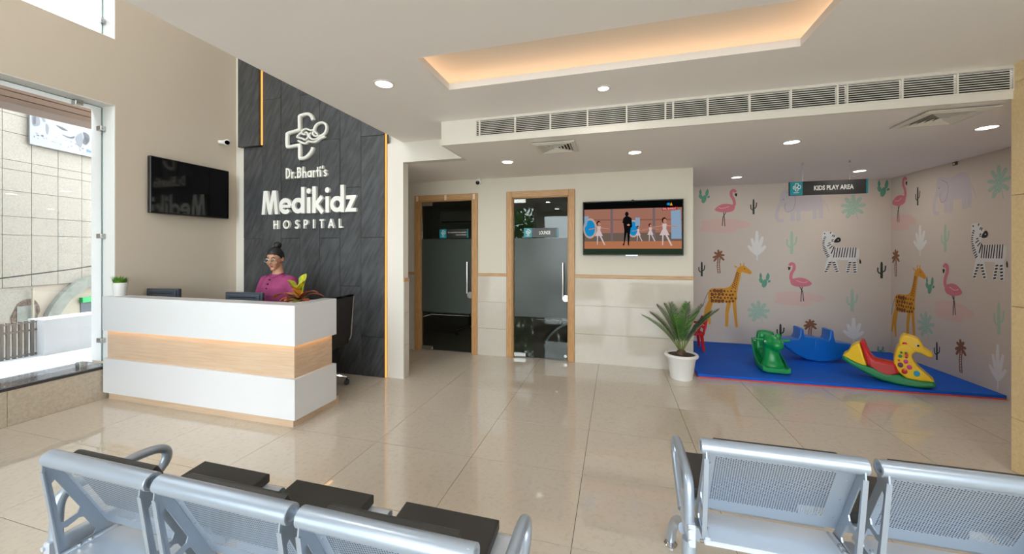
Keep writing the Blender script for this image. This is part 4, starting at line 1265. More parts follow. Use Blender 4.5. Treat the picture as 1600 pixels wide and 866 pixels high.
# ================================================================== OFFICE CHAIR
t = thing('office_chair', 'black mesh office chair with chrome arms behind the counter', 'chair', (-3.12, 3.39, 0), R(6))
m = MB(); m.prism(smooth2([(-0.225, 0.50), (-0.215, 0.95), (-0.19, 0.985), (0.19, 0.985), (0.215, 0.95), (0.225, 0.50)], 3), lambda a, bb, d: (0.20 + (bb - 0.5) * 0.10 + d, a, bb), -0.012, 0.012, 0.005)
part('backrest', m, 'mesh_black', t, True)
m = MB(); m.prism([(-0.24, -0.225), (0.20, -0.225), (0.20, 0.225), (-0.24, 0.225)], lambda a, bb, d: (a, bb, 0.45 + d), -0.02, 0.025, 0.018)
part('seat', m, 'mesh_black', t, True)
for s in (-1, 1):
    y = 0.235 * s
    m = MB(); m.tube(smooth2([(-0.24, y, 0.45), (0.05, y, 0.445), (0.17, y, 0.46), (0.215, y, 0.52), (0.225, y, 0.62), (0.24, y, 0.85), (0.252, y, 0.98)], 4, False), 0.011, 8)
    part('side_frame', m, 'chrome', t, True)
    m = MB(); m.tube(smooth2([(0.235, y, 0.70), (0.18, y * 1.06, 0.70), (-0.02, y * 1.08, 0.69), (-0.10, y * 1.08, 0.66), (-0.13, y * 1.05, 0.56), (-0.13, y, 0.45)], 4, False), 0.011, 8)
    arm_ = part('armrest', m, 'chrome', t, True)
    m = MB(); m.box(-0.06, 0.17, y * 1.08 - 0.02, y * 1.08 + 0.02, 0.70, 0.715, 0.005); part('arm_pad', m, 'black', arm_, True)
m = MB(); m.cyl((0, 0, 0.10), (0, 0, 0.30), 0.028, n=14); m.cyl((0, 0, 0.30), (0, 0, 0.43), 0.016, n=12); part('gas_post', m, 'black', t, True)
for k in range(5):
    a = R(72 * k + 30)
    c, s = math.cos(a), math.sin(a)
    m = MB(); m.tube([(0.02 * c, 0.02 * s, 0.13), (0.16 * c, 0.16 * s, 0.115), (0.27 * c, 0.27 * s, 0.085)], [0.022, 0.018, 0.014], 8); ba = part('base_arm', m, 'chrome', t, True)
    cs = MB(); cs.cyl((0.27 * c, 0.27 * s, 0.05), (0.27 * c, 0.27 * s, 0.09), 0.007, n=8)
    cs.cyl((0.27 * c - s * 0.024, 0.27 * s + c * 0.024, 0.028), (0.27 * c + s * 0.024, 0.27 * s - c * 0.024, 0.028), 0.028, n=14)
    part('caster', cs, 'black', ba, True)

# ================================================================== THE RECEPTIONIST
def remeshed(name, m, mt, parent, vox=0.008, sm=6, label=None):
    ob = part(name, m, mt, parent, True, label=label)
    r = ob.modifiers.new('r', 'REMESH'); r.mode = 'VOXEL'; r.voxel_size = vox; r.use_smooth_shade = True
    s = ob.modifiers.new('s', 'SMOOTH'); s.iterations = sm; s.factor = 0.5
    return baked(ob)
def elr(z, cx, cy, rx, ry, n=24, tilt=0.0):
    return [(cx + rx * math.cos(2 * PI * i / n), cy + ry * math.sin(2 * PI * i / n), z + tilt * math.sin(2 * PI * i / n)) for i in range(n)]
pe = thing('person', 'woman in a magenta short-sleeved top and round glasses standing behind the counter, looking down', 'person', (-3.60, 3.31, 0), R(0))
HT = Matrix.Translation((-0.005, -0.035, 1.408)) @ Matrix.Rotation(R(16), 4, 'Z') @ Matrix.Rotation(R(13), 4, 'X')
H3 = HT.to_3x3()
hp = lambda x, y, z: HT @ Vector((x, y, z))
m = MB()
m.loft([elr(*q) for q in ((0.74, 0, 0.01, 0.16, 0.115), (0.84, 0, 0.01, 0.155, 0.11), (0.93, 0, 0.0, 0.138, 0.10), (1.02, 0, -0.01, 0.15, 0.115), (1.10, 0, -0.01, 0.158, 0.115), (1.17, 0, 0, 0.165, 0.09), (1.205, 0, 0.0, 0.135, 0.065), (1.235, 0, 0, 0.065, 0.055), (1.28, 0, -0.005, 0.05, 0.05), (1.36, 0, -0.012, 0.047, 0.048))])
for s in (-1, 1):
    m.tube([(0.14 * s, 0, 1.175), (0.175 * s, 0, 1.16), (0.215 * s, -0.005, 1.04), (0.235 * s, -0.03, 0.94), (0.232 * s, -0.10, 0.86), (0.215 * s, -0.17, 0.79), (0.21 * s, -0.20, 0.768)], [0.05, 0.052, 0.044, 0.038, 0.036, 0.028, 0.024], 14)
    m.sphere((0.235 * s, -0.03, 0.94), 0.038, 12, 8)
    # palm with four unequal fingers and a thumb from its side
    m.tube([(0.21 * s, -0.20, 0.768), (0.208 * s, -0.225, 0.764), (0.204 * s, -0.262, 0.764), (0.202 * s, -0.278, 0.763)], [0.022, 0.028, 0.032, 0.026], 12)
    for k, (dx, L) in enumerate(((-0.027, 0.062), (-0.009, 0.072), (0.009, 0.067), (0.026, 0.052))):
        x = 0.202 * s + dx * s * -1
        m.tube([(x, -0.262, 0.766), (x + dx * 0.1, -0.262 - L * 0.5, 0.770), (x + dx * 0.15, -0.262 - L * 0.85, 0.760), (x + dx * 0.15, -0.262 - L * 1.05, 0.752)], [0.0095, 0.009, 0.0085, 0.006], 8)
    m.tube([(0.19 * s, -0.22, 0.764), (0.165 * s, -0.245, 0.764), (0.156 * s, -0.275, 0.758), (0.155 * s, -0.292, 0.754)], [0.014, 0.011, 0.0095, 0.007], 8)
    m.tube([(0.08 * s, 0.01, 0.80), (0.086 * s, 0.01, 0.72), (0.088 * s, 0.0, 0.44), (0.09 * s, 0.015, 0.25), (0.09 * s, 0.02, 0.07)], [0.085, 0.082, 0.055, 0.05, 0.035], 16)
    m.tube([(0.09 * s, 0.04, 0.045), (0.092 * s, -0.05, 0.04), (0.095 * s, -0.13, 0.03)], [0.036, 0.036, 0.022], 12)
m.sphere((0, 0, 0), (0.073, 0.091, 0.098), 24, 16, None, lambda p: hp(p.x, p.y + 0.006, p.z + 0.022))
m.sphere((0, 0, 0), (0.060, 0.066, 0.072), 20, 14, None, lambda p: hp(p.x * (1.0 - 0.25 * max(0, -p.z / 0.07)), p.y - 0.022, p.z - 0.05))
m.sphere((0, 0, 0), (0.024, 0.02, 0.018), 12, 8, None, lambda p: hp(p.x, p.y - 0.072, p.z - 0.098))
for s in (-1, 1):
    m.sphere((0, 0, 0), (0.026, 0.024, 0.026), 12, 8, None, lambda p: hp(p.x + 0.034 * s, p.y - 0.062, p.z - 0.03))
    m.sphere((0, 0, 0), (0.012, 0.020, 0.031), 12, 8, None, lambda p: hp(p.x + 0.074 * s, p.y + 0.012, p.z - 0.005))
    m.sphere((0, 0, 0), (0.009, 0.009, 0.008), 10, 6, None, lambda p: hp(p.x + 0.010 * s, p.y - 0.089, p.z - 0.032))
m.tube([hp(0, -0.083, 0.018), hp(0, -0.091, 0.0), hp(0, -0.101, -0.024), hp(0, -0.092, -0.034)], [0.008, 0.010, 0.0125, 0.008], 10)
remeshed('body', m, 'skin', pe, 0.0055, 4)
m = MB()
for s in (-1, 1):
    e = lambda r_, dy: m.sphere((0, 0, 0), r_, 12, 8, None, lambda p: hp(p.x + 0.033 * s, p.y - 0.080 + dy, p.z + 0.010))
    m.use(0); e((0.0145, 0.008, 0.0065), 0); m.use(1); e((0.0065, 0.004, 0.006), -0.006)
part('eyes', m, ['eye_white', 'eye_dark'], pe, True)
m = MB()
for s in (-1, 1):
    m.tube([hp(0.014 * s, -0.090, 0.030), hp(0.032 * s, -0.088, 0.037), hp(0.052 * s, -0.076, 0.032)], [0.0035, 0.004, 0.002], 6)
part('eyebrows', m, 'hair', pe, True)
m = MB()
m.sphere((0, 0, 0), (0.021, 0.010, 0.0055), 14, 8, None, lambda p: hp(p.x, p.y - 0.083 + abs(p.x) * 0.25, p.z - 0.056))
m.sphere((0, 0, 0), (0.018, 0.011, 0.0065), 14, 8, None, lambda p: hp(p.x, p.y - 0.082 + abs(p.x) * 0.25, p.z - 0.065))
part('lips', m, 'lips', pe, True)
def hairfn(p):
    y = p.y
    zh = 0.032 if y < -0.05 else (0.032 - (y + 0.05) / 0.07 * 0.10 if y < 0.02 else -0.060 - 0.02 * min(1, (y - 0.02) / 0.06))
    zh -= 5.0 * p.x * p.x - 0.010
    k = 1.0 if p.z > zh else 0.78
    return hp(p.x * k, p.y * k + 0.010, p.z * k + 0.026)
m = MB(); m.sphere((0, 0, 0), (0.0795, 0.098, 0.105), 48, 36, None, hairfn)
m.sphere((0, 0, 0), (0.042, 0.042, 0.038), 20, 14, None, lambda p: hp(p.x + 0.004, p.y + 0.068, p.z + 0.140))
m.tube([hp(0, 0.04, 0.10), hp(0.003, 0.062, 0.125)], [0.035, 0.030], 12)
hr = part('hair', m, 'hair', pe, True)
m = MB()
for s in (-1, 1):
    m.tube([hp(0.034 * s + 0.0235 * math.cos(a * PI / 9), -0.103, 0.006 + 0.021 * math.sin(a * PI / 9)) for a in range(18)], 0.0014, 6, closed=True)
    m.tube([hp(0.057 * s, -0.102, 0.012), hp(0.074 * s, -0.06, 0.014), hp(0.081 * s, 0.01, 0.012)], 0.0013, 6)
m.tube([hp(-0.011, -0.104, 0.010), hp(0, -0.108, 0.013), hp(0.011, -0.104, 0.010)], 0.0013, 6)
gl = part('glasses', m, 'steel', pe, True)
for s in (-1, 1):
    m = MB(); m.add([hp(0.034 * s + 0.0225 * math.cos(a * PI / 9), -0.103, 0.006 + 0.020 * math.sin(a * PI / 9)) for a in range(18)], [tuple(range(18))])
    part('lens', m, 'specs', gl, True)
m = MB()
m.loft([elr(*q) for q in ((0.72, 0, 0.01, 0.185, 0.14), (0.84, 0, 0.01, 0.178, 0.132), (0.93, 0, 0.0, 0.166, 0.124), (1.02, 0, -0.012, 0.170, 0.135), (1.10, 0, -0.012, 0.176, 0.134), (1.17, 0, 0, 0.178, 0.105), (1.205, 0, 0.0, 0.145, 0.08), (1.228, 0, 0, 0.088, 0.07), (1.240, 0, -0.002, 0.070, 0.064))])
for s in (-1, 1):
    m.tube([(0.12 * s, 0, 1.178), (0.172 * s, 0, 1.165), (0.205 * s, -0.003, 1.09), (0.226 * s, -0.010, 1.01)], [0.06, 0.066, 0.064, 0.066], 18)
sh = remeshed('shirt', m, 'shirt', pe, 0.007, 8)
m = MB()
for s in (-1, 1):
    m.tube([(0.222 * s, -0.009, 1.03), (0.231 * s, -0.014, 0.985)], [0.060, 0.061], 20)
part('cuffs', m, 'navy', sh, True, label='dark navy sleeve hem')
m = MB()
m.tube([(0.062 * math.cos(a * PI / 10), 0.062 * math.sin(a * PI / 10) - 0.006 - (0.018 if 10 < a < 20 else 0), 1.246 - 0.034 * (1 if 10 < a < 20 else 0) * math.sin((a - 10) * PI / 10)) for a in range(20)], 0.008, 8, closed=True)
part('collar', m, 'shirt', sh, True)
for z, y in ((1.185, -0.104), (1.140, -0.128), (1.095, -0.140)):
    part('button', MB().cyl((-0.002, y, z), (-0.002, y - 0.014, z - 0.002), 0.0075, n=12), 'navy', sh, True)
m = MB()
for s in (-1, 1):
    m.tube([(0.075 * s, 0.01, 0.80), (0.088 * s, 0.01, 0.70), (0.09 * s, 0.0, 0.44), (0.09 * s, 0.012, 0.25), (0.09 * s, 0.018, 0.09)], [0.10, 0.095, 0.072, 0.066, 0.062], 18)
m.loft([elr(*q) for q in ((0.70, 0, 0.01, 0.15, 0.12), (0.80, 0, 0.01, 0.172, 0.125), (0.88, 0, 0.01, 0.16, 0.118))])
remeshed('trousers', m, 'trousers', pe, 0.009, 6)
for s in (-1, 1):
    m = MB(); m.tube([(0.09 * s, 0.075, 0.045), (0.09 * s, 0.03, 0.048), (0.092 * s, -0.05, 0.044), (0.095 * s, -0.13, 0.034), (0.096 * s, -0.16, 0.03)], [0.03, 0.044, 0.044, 0.034, 0.018], 14)
    part('shoe', m, 'black', pe, True)

# ================================================================== WAITING BENCHES
PITCH, SW = 0.54, 0.505
def perforated():
    """back sheet from rail to seat with a field of real holes, in the panel's own plane: a along x, s down the slope"""
    m = MB()
    W_, L_ = SW - 0.035, 0.315
    a0, a1, s0, s1 = 0.035, W_ - 0.055, 0.012, L_ - 0.055
    top, bot = Vector((0, 0.012, 0.745)), Vector((0, 0.150, 0.445))
    dn = (bot - top).normalized()
    P = lambda a, s: (0.0175 + a, top.y + dn.y * s, top.z + dn.z * s)
    nc, nr = 46, 30
    pa, ps = (a1 - a0) / nc, (s1 - s0) / nr
    for i in range(nc):
        x = a0 + i * pa; sh_ = 0.5 * ps if i % 2 else 0.0
        prev = s0
        vs, fs = [], []
        def quad(xa, xb, sa, sb):
            o_ = len(vs)
            vs.extend([P(xa, sa), P(xb, sa), P(xb, sb), P(xa, sb)]); fs.append((o_, o_ + 1, o_ + 2, o_ + 3))
        if sh_: quad(x, x + pa, s0, s0 + sh_)
        for j in range(nr - (1 if sh_ else 0)):
            sa = s0 + sh_ + j * ps; sb = sa + ps
            hx, hs = pa * 0.27, ps * 0.27
            xm, sm_ = x + pa / 2, (sa + sb) / 2
            o_ = len(vs)
            vs.extend([P(x, sa), P(x + pa, sa), P(x + pa, sb), P(x, sb), P(xm - hx, sm_ - hs), P(xm + hx, sm_ - hs), P(xm + hx, sm_ + hs), P(xm - hx, sm_ + hs)])
            fs.extend([(o_, o_ + 1, o_ + 5, o_ + 4), (o_ + 1, o_ + 2, o_ + 6, o_ + 5), (o_ + 2, o_ + 3, o_ + 7, o_ + 6), (o_ + 3, o_, o_ + 4, o_ + 7)])
        if sh_: quad(x, x + pa, s1 - sh_, s1)
        m.add(vs, fs)
    for xa, xb, sa, sb in ((0, a0, 0, L_), (a1, W_, 0, L_), (a0, a1, 0, s0), (a0, a1, s1, L_)):
        m.add([P(xa, sa), P(xb, sa), P(xb, sb), P(xa, sb)], [(0, 1, 2, 3)])
    for xa in (0.02, W_ - 0.02):
        for s_ in (0.05, 0.15, 0.25):
            q = Vector(P(xa, s_)); nn = Vector((0, -dn.z, dn.y)) * -0.004
            m.cyl(q, q + nn, 0.003, n=8)
    return m
def side_plate(x):
    m = MB()
    out = [(-0.024, 0.78), (-0.028, 0.74), (0.012, 0.44), (0.012, 0.405), (0.10, 0.405), (0.168, 0.425), (0.150, 0.455), (0.030, 0.715), (0.026, 0.78), (0.012, 0.80), (-0.012, 0.80)]
    h1 = [(-0.004, 0.69), (0.004, 0.70), (0.068, 0.562), (0.062, 0.545), (0.030, 0.535), (0.018, 0.54)]
    h2 = [(0.022, 0.515), (0.034, 0.512), (0.066, 0.525), (0.078, 0.520), (0.112, 0.450), (0.106, 0.436), (0.050, 0.432), (0.036, 0.44)]
    vs, fs = curve_fill([out, h1, h2], 0.005)
    m.add([(x + v[2], v[0], v[1]) for v in vs], fs)
    # stiffening flange along the rear edge
    m.add([(x - 0.008, -0.028, 0.74), (x + 0.008, -0.028, 0.74), (x + 0.008, 0.012, 0.42), (x - 0.008, 0.012, 0.42), (x - 0.008, -0.024, 0.74), (x + 0.008, -0.024, 0.74), (x + 0.008, 0.016, 0.42), (x - 0.008, 0.016, 0.42)], [(0, 3, 2, 1), (4, 5, 6, 7), (0, 4, 7, 3), (1, 2, 6, 5)])
    return m
def shifted(me, parent, x, name):
    o_ = bpy.data.objects.new(name, me); C.objects.link(o_); o_.parent = parent; o_.location = (x, 0, 0)
    return o_
def rail_mb():
    m = MB()
    n = 24; r, ri = 0.0275, 0.0165
    m.cyl((0.0, 0, 0.775), (SW, 0, 0.775), r, n=n, caps=False)
    for x, d in ((0.0, 1), (SW, -1)):
        c = lambda rr, xx: [(xx, rr * math.cos(2 * PI * i / n), 0.775 + rr * math.sin(2 * PI * i / n)) for i in range(n)]
        vs = c(r, x) + c(r - 0.002, x - d * 0.002) + c(ri + 0.002, x - d * 0.002) + c(ri, x) + c(ri, x + d * 0.012)
        m.add(vs, [(k * n + i, k * n + (i + 1) % n, (k + 1) * n + (i + 1) % n, (k + 1) * n + i) for k in range(4) for i in range(n)], True)
        m.add(vs[-n:], [tuple(range(n))])
    return m
def pan_mb():
    m = MB()
    prof = [(0.235, 0.405), (0.235, 0.422), (0.30, 0.424), (0.46, 0.452)] + [(0.482 + 0.022 * math.sin(R(a)), 0.434 + 0.022 * math.cos(R(a))) for a in range(-20, 300, 20)]
    x0, x1 = 0.012, SW - 0.012
    vs = [(x, y, z) for x in (x0, x1) for y, z in prof]; n = len(prof)
    m.add(vs, [(i, i + 1, n + i + 1, n + i) for i in range(n - 1)], True)
    m.box(x0, x1, 0.0, 0.178, 0.405, 0.424, 0.004)       # rear strip of the pan, a slot, then the seat itself
    for x in (x0 + 0.004, x1 - 0.024):                    # raised ribs near both ends
        m.box(x, x + 0.02, 0.004, 0.17, 0.418, 0.432, 0.004)
    m.add([(x, y, z) for x in (x0, x1) for y, z in ((0.235, 0.405), (0.235, 0.395), (0.44, 0.395), (0.44, 0.405))], [(0, 4, 5, 1), (1, 5, 6, 2)])
    return m
def seat_pad():
    m = MB()
    m.prism([(0.018, 0.245), (SW - 0.098, 0.245), (SW - 0.098, 0.50), (0.018, 0.50)], lambda a, bb, d: (a, bb, 0.428 + d + (bb - 0.245) * 0.11), 0.0, 0.044, 0.008)
    return m
def back_pad():
    m = MB()
    top, bot = Vector((0, 0.012, 0.745)), Vector((0, 0.150, 0.445))
    dn = (bot - top).normalized(); nn = Vector((0, -dn.z, dn.y))
    f = lambda a, s, d: (a, top.y + dn.y * s + nn.y * (0.012 + d), top.z + dn.z * s + nn.z * (0.012 + d))
    m.prism([(0.05, -0.025), (SW - 0.06, -0.025), (SW - 0.06, 0.235), (0.05, 0.235)], f, 0.0, 0.045, 0.012)
    return m
ME = dict(rail=rail_mb().mesh('top_rail', 'silver'), panel=perforated().mesh('perforated_back', 'silver'), pan=pan_mb().mesh('seat_pan', 'silver_lt'), spad=seat_pad().mesh('seat_cushion', 'pad'), bpad=back_pad().mesh('back_cushion', 'pad'),
          plate=side_plate(0.0).mesh('side_plate', 'silver'))
def bench(x, y, label):
    t = thing('waiting_bench', label, 'bench', (x, y, 0), group='waiting benches')
    L = 2 * PITCH + SW
    for k in range(3):
        xo = k * PITCH
        shifted(ME['rail'], t, xo, 'top_rail'); shifted(ME['panel'], t, xo, 'perforated_back'); shifted(ME['pan'], t, xo, 'seat_pan')
        shifted(ME['spad'], t, xo, 'seat_cushion'); shifted(ME['bpad'], t, xo, 'back_cushion')
        shifted(ME['plate'], t, xo + 0.014, 'side_plate'); shifted(ME['plate'], t, xo + SW - 0.014, 'side_plate')
        for q in (xo + 0.03, xo + SW - 0.03):
            m = MB()
            for yy, zz in ((0.06, 0.438), (0.09, 0.438)):
                m.cyl((q, yy, 0.43), (q, yy, zz), 0.007, n=6)
            m.cyl((q - 0.014, 0.012, 0.412), (q - 0.03, 0.012, 0.412), 0.006, n=6)
            part('bolts', m, 'steel', t, True)
    part('beam', MB().box(-0.03, L + 0.03, 0.11, 0.17, 0.335, 0.395, 0.004), 'silver', t, True)
    for k in range(2):
        part('link_strap', MB().box(k * PITCH + SW - 0.012, (k + 1) * PITCH + 0.012, 0.03, 0.17, 0.396, 0.402), 'silver', t, True)
    for xe, s in ((-0.035, -1), (L + 0.035, 1)):
        arm = MB()
        pth = smooth2([(xe, 0.030, 0.425), (xe, 0.030, 0.52), (xe, 0.040, 0.60), (xe, 0.085, 0.628), (xe, 0.20, 0.632), (xe, 0.315, 0.632), (xe, 0.368, 0.61), (xe, 0.372, 0.565), (xe, 0.33, 0.52), (xe, 0.24, 0.46), (xe, 0.17, 0.42)], 5, False)
        arm.tube(pth, 0.0185, 14)
        part('armrest', arm, 'silver', t, True)
        br = MB(); br.box(min(xe - s * 0.02, xe + s * 0.008), max(xe - s * 0.02, xe + s * 0.008), 0.0, 0.26, 0.385, 0.47, 0.004)
        for zz in (0.41, 0.45):
            br.cyl((xe, 0.004, zz), (xe, -0.006, zz), 0.008, n=10)
        part('arm_bracket', br, 'silver_lt', t, True)
        lg = MB()
        lg.tube(smooth2([(xe, 0.03, 0.40), (xe, 0.02, 0.25), (xe, -0.01, 0.12), (xe, -0.03, 0.03)], 3, False), [0.026, 0.026, 0.026, 0.025, 0.025, 0.024, 0.023, 0.022, 0.020, 0.02][:10], 12)
        lg.tube(smooth2([(xe, 0.14, 0.36), (xe, 0.30, 0.28), (xe, 0.45, 0.15), (xe, 0.53, 0.03)], 3, False), 0.022, 12)
        leg_ = part('leg', lg, 'silver', t, True)
        for yy in (-0.03, 0.53):
            part('foot', MB().lathe([(0.030, 0.0), (0.032, 0.006), (0.022, 0.016), (0.012, 0.02), (0.012, 0.035)], 18, (xe, yy, 0)), 'chrome', leg_, True)
    return t
bench(-1.905, 0.832, 'silver three seat waiting bench with black cushions, in front of the white counter')
bench(0.305, 1.53, 'silver three seat waiting bench with black cushions, facing the play area')
# ================================================================== PLAY AREA
pm = thing('play_mat', 'blue foam play mat with a red underside covering the play area floor', 'mat', (2.3, 5.7, 0))
quad = [(0.935, 4.847), (3.776, 4.943), (3.776, 6.592), (0.935, 6.592)]
part('underside', MB().prism(quad, lambda a, bb, d: (a, bb, d), 0.001, 0.014), 'mat_red', pm)
part('top_layer', MB().prism(quad, lambda a, bb, d: (a, bb, d), 0.0142, 0.046, 0.004, 2), 'mat_blue', pm)
MZ = 0.046

# ---- yellow giraffe rocker (sketch coordinates of its side view carried to metres)
t = thing('rocking_toy', 'yellow, red and green giraffe rocking toy with coloured dots', 'rocking toy', (2.905, 5.15, MZ + 0.007), R(-29), group='rocking toys on the mat')
G = lambda x, y: ((x - 650) * 0.000675, (742 - y) * 0.00092)
gm = lambda a, bb, d: (a, d, bb)
base = [G(*p) for p in ((120, 508), (160, 505), (300, 560), (430, 585), (520, 600), (660, 640), (800, 630), (880, 655), (1040, 665), (1182, 650), (1176, 705), (1060, 735), (900, 748), (700, 740), (520, 708), (340, 645), (190, 580), (125, 540))]
part('rocker', MB().prism(smooth2(base, 2), gm, -0.115, 0.115, 0.02), 'pl_dgreen', t, True)
rear = [G(*p) for p in ((125, 505), (195, 445), (230, 380), (290, 335), (340, 322), (372, 400), (405, 510), (430, 575), (380, 590), (260, 555))]
remeshed('rump', MB().prism(smooth2(rear, 3), gm, -0.095, 0.095), 'pl_yellow', t, 0.007, 14)
seat = [G(*p) for p in ((352, 292), (375, 284), (400, 296), (470, 440), (510, 485), (560, 505), (760, 515), (805, 610), (770, 632), (740, 645), (700, 668), (640, 674), (580, 655), (500, 600), (432, 572), (392, 450), (345, 315))]
part('seat', MB().prism(seat, gm, -0.106, 0.106, 0.02), 'pl_red', t, True)
inl = [G(*p) for p in ((450, 470), (520, 520), (740, 525), (775, 610), (700, 655), (640, 662), (560, 630), (470, 570))]
part('seat_panel', MB().prism(inl, gm, -0.111, 0.111, 0.008), mat('faded_red_panel', (196, 62, 62), 0.35), t, True)
neck = [G(*p) for p in ((800, 290), (765, 365), (745, 450), (750, 520), (790, 590), (850, 640), (920, 665), (1060, 665), (1182, 655), (1170, 630), (1080, 560), (1000, 490), (955, 420), (950, 370), (985, 340), (900, 260))]
remeshed('neck', MB().prism(smooth2(neck, 2), gm, -0.085, 0.085), 'pl_yellow', t, 0.006, 20)
head = [G(*p) for p in ((815, 300), (805, 250), (830, 185), (870, 160), (940, 165), (1020, 190), (1060, 240), (1080, 285), (1130, 315), (1172, 340), (1165, 380), (1120, 385), (1060, 358), (990, 345), (920, 350), (860, 335))]
remeshed('head', MB().prism(smooth2(head, 2), gm, -0.068, 0.068), 'pl_yellow', t, 0.006, 24)
for s in (-1, 1):
    x, z = G(868, 266)
    part('ear_disc', MB().sphere((x, 0.065 * s, z), (0.021, 0.012, 0.022), 14, 10), 'pl_red', t, True)
    x, z = G(1004, 262)
    m = MB(); m.use(0); m.sphere((x, 0.062 * s, z), (0.018, 0.010, 0.019), 14, 10); m.use(1); m.sphere((x + 0.006, 0.069 * s, z - 0.003), (0.010, 0.006, 0.012), 12, 8)
    part('eye', m, ['eye_white', 'eye_dark'], t, True)
    for px, py, r, c in ((828, 366, 17, 'pl_dgreen'), (880, 365, 16, 'pl_green'), (817, 410, 24, 'pl_green'), (884, 412, 17, 'pl_purple'), (803, 460, 17, 'pl_orange'), (879, 464, 28, 'pl_pink'), (819, 513, 34, 'pl_purple'), (918, 525, 32, 'pl_pink'), (864, 582, 36, 'pl_red'), (998, 585, 37, 'pl_cyan')):
        x, z = G(px, py)
        part('dot', MB().sphere((x, 0.083 * s, z), (r * 0.0007, 0.006, r * 0.00088), 14, 8), c, t, True)
x, z = G(960, 400)
part('handle', MB().tube([(x - 0.05, -0.17, z + 0.02), (x - 0.05, 0.17, z + 0.02)], 0.013, 10), 'pl_red', t, True)
m = MB()
for s in (-1, 1):
    x, z = G(900, 165)
    m.tube([(x - 0.02, 0.03 * s, z - 0.005), (x - 0.025, 0.034 * s, z + 0.012)], [0.010, 0.012], 8)
part('horns', m, 'pl_yellow', t, True)

# ---- blue two-seat rocker
t = thing('rocking_toy', 'blue two seat rocker with two upright seat backs by the back wall', 'rocking toy', (2.56, 5.95, MZ + 0.005), R(2), group='rocking toys on the mat')
Bq = lambda x, y: ((x - 935) * 0.00091, (571 - y) * 0.00108)
half = [(935, 575), (1080, 560), (1220, 512), (1330, 442), (1420, 385), (1410, 368), (1280, 343), (1150, 335), (1130, 328), (1114, 270), (1106, 200), (1088, 184), (1064, 190), (1058, 280), (1040, 308), (960, 300), (935, 290)]
right = [Bq(*p) for p in half]
left = [Bq(*p) for p in ((935, 290), (760, 278), (748, 265), (735, 192), (716, 175), (692, 182), (688, 268), (665, 310), (610, 316), (530, 325), (455, 345), (440, 360), (530, 420), (640, 500), (780, 556))]
prof = right + left[1:]
part('shell', MB().prism(prof, gm, -0.17, 0.03, 0.012), 'pl_blue', t, True)
for s in (-1, 1):
    m = MB()
    m.stroke([Bq(*p) for p in ((560, 415), (680, 492), (800, 532), (940, 548), (1070, 532), (1200, 482), (1330, 400))], 0.014, lambda a, bb, d: (a, (-0.168 - d) if s < 0 else (0.028 + d), bb), 0, 0.012)
    m.stroke([Bq(*p) for p in ((712, 195), (712, 285), (680, 335), (590, 350))], 0.012, lambda a, bb, d: (a, (-0.168 - d) if s < 0 else (0.028 + d), bb), 0, 0.010)
    m.stroke([Bq(*p) for p in ((1085, 205), (1082, 300), (1050, 335), (960, 330))], 0.012, lambda a, bb, d: (a, (-0.168 - d) if s < 0 else (0.028 + d), bb), 0, 0.010)
    part('rim', m, 'pl_blue', t, True)
    m = MB(); m.prism([Bq(*p) for p in ((868, 310), (918, 310), (936, 500), (870, 500))], lambda a, bb, d: (a, (-0.16 - d) if s < 0 else (0.02 + d), bb), 0, 0.022, 0.006)
    part('rib', m, 'pl_blue', t, True)

# ---- green rocker seen from its front
t = thing('rocking_toy', 'green animal rocking toy with side handles facing the room', 'rocking toy', (1.85, 5.36, MZ), R(-6), group='rocking toys on the mat')
m = MB()
rings = []
for k in range(17):
    y = 0.30 - 0.60 * k / 16
    z = 0.045 + (y + 0.10) ** 2 * (1.25 if y > -0.1 else 0.4)
    hw = 0.145 - 0.02 * abs(y) / 0.36
    lip = 0.055 if y > -0.1 else 0.03
    rings.append([(-hw, y, z + lip), (-hw - 0.012, y, z + lip - 0.01), (-hw - 0.008, y, z - 0.03), (-hw * 0.7, y, z - 0.044), (hw * 0.7, y, z - 0.044), (hw + 0.008, y, z - 0.03), (hw + 0.012, y, z + lip - 0.01), (hw, y, z + lip), (hw - 0.02, y, z + 0.005), (-hw + 0.02, y, z + 0.005)])
m.loft(rings)
part('rocker', m, 'pl_green', t, True)
m = MB()
m.loft([elr(0.03, 0.005, -0.10, 0.125, 0.105, 20), elr(0.07, 0.005, -0.10, 0.118, 0.10, 20), elr(0.12, 0.004, -0.09, 0.098, 0.085, 20), elr(0.19, 0, -0.08, 0.084, 0.08, 20), elr(0.27, 0, -0.075, 0.085, 0.085, 20), elr(0.33, 0, -0.07, 0.07, 0.07, 20)])
m.box(-0.10, 0.10, -0.06, 0.16, 0.10, 0.21, 0.03)
m.sphere((0, -0.085, 0.325), (0.100, 0.10, 0.095), 20, 14)
m.sphere((0.035, -0.17, 0.315), (0.072, 0.065, 0.07), 18, 12)
m.prism(smooth2([(-0.10, 0.12), (-0.10, 0.36), (-0.06, 0.415), (0.06, 0.415), (0.10, 0.36), (0.10, 0.12)], 3), lambda a, bb, d: (a, 0.17 + d + (bb - 0.2) * 0.2, bb), -0.035, 0.035, 0.02)
remeshed('body', m, 'pl_green', t, 0.009, 10)
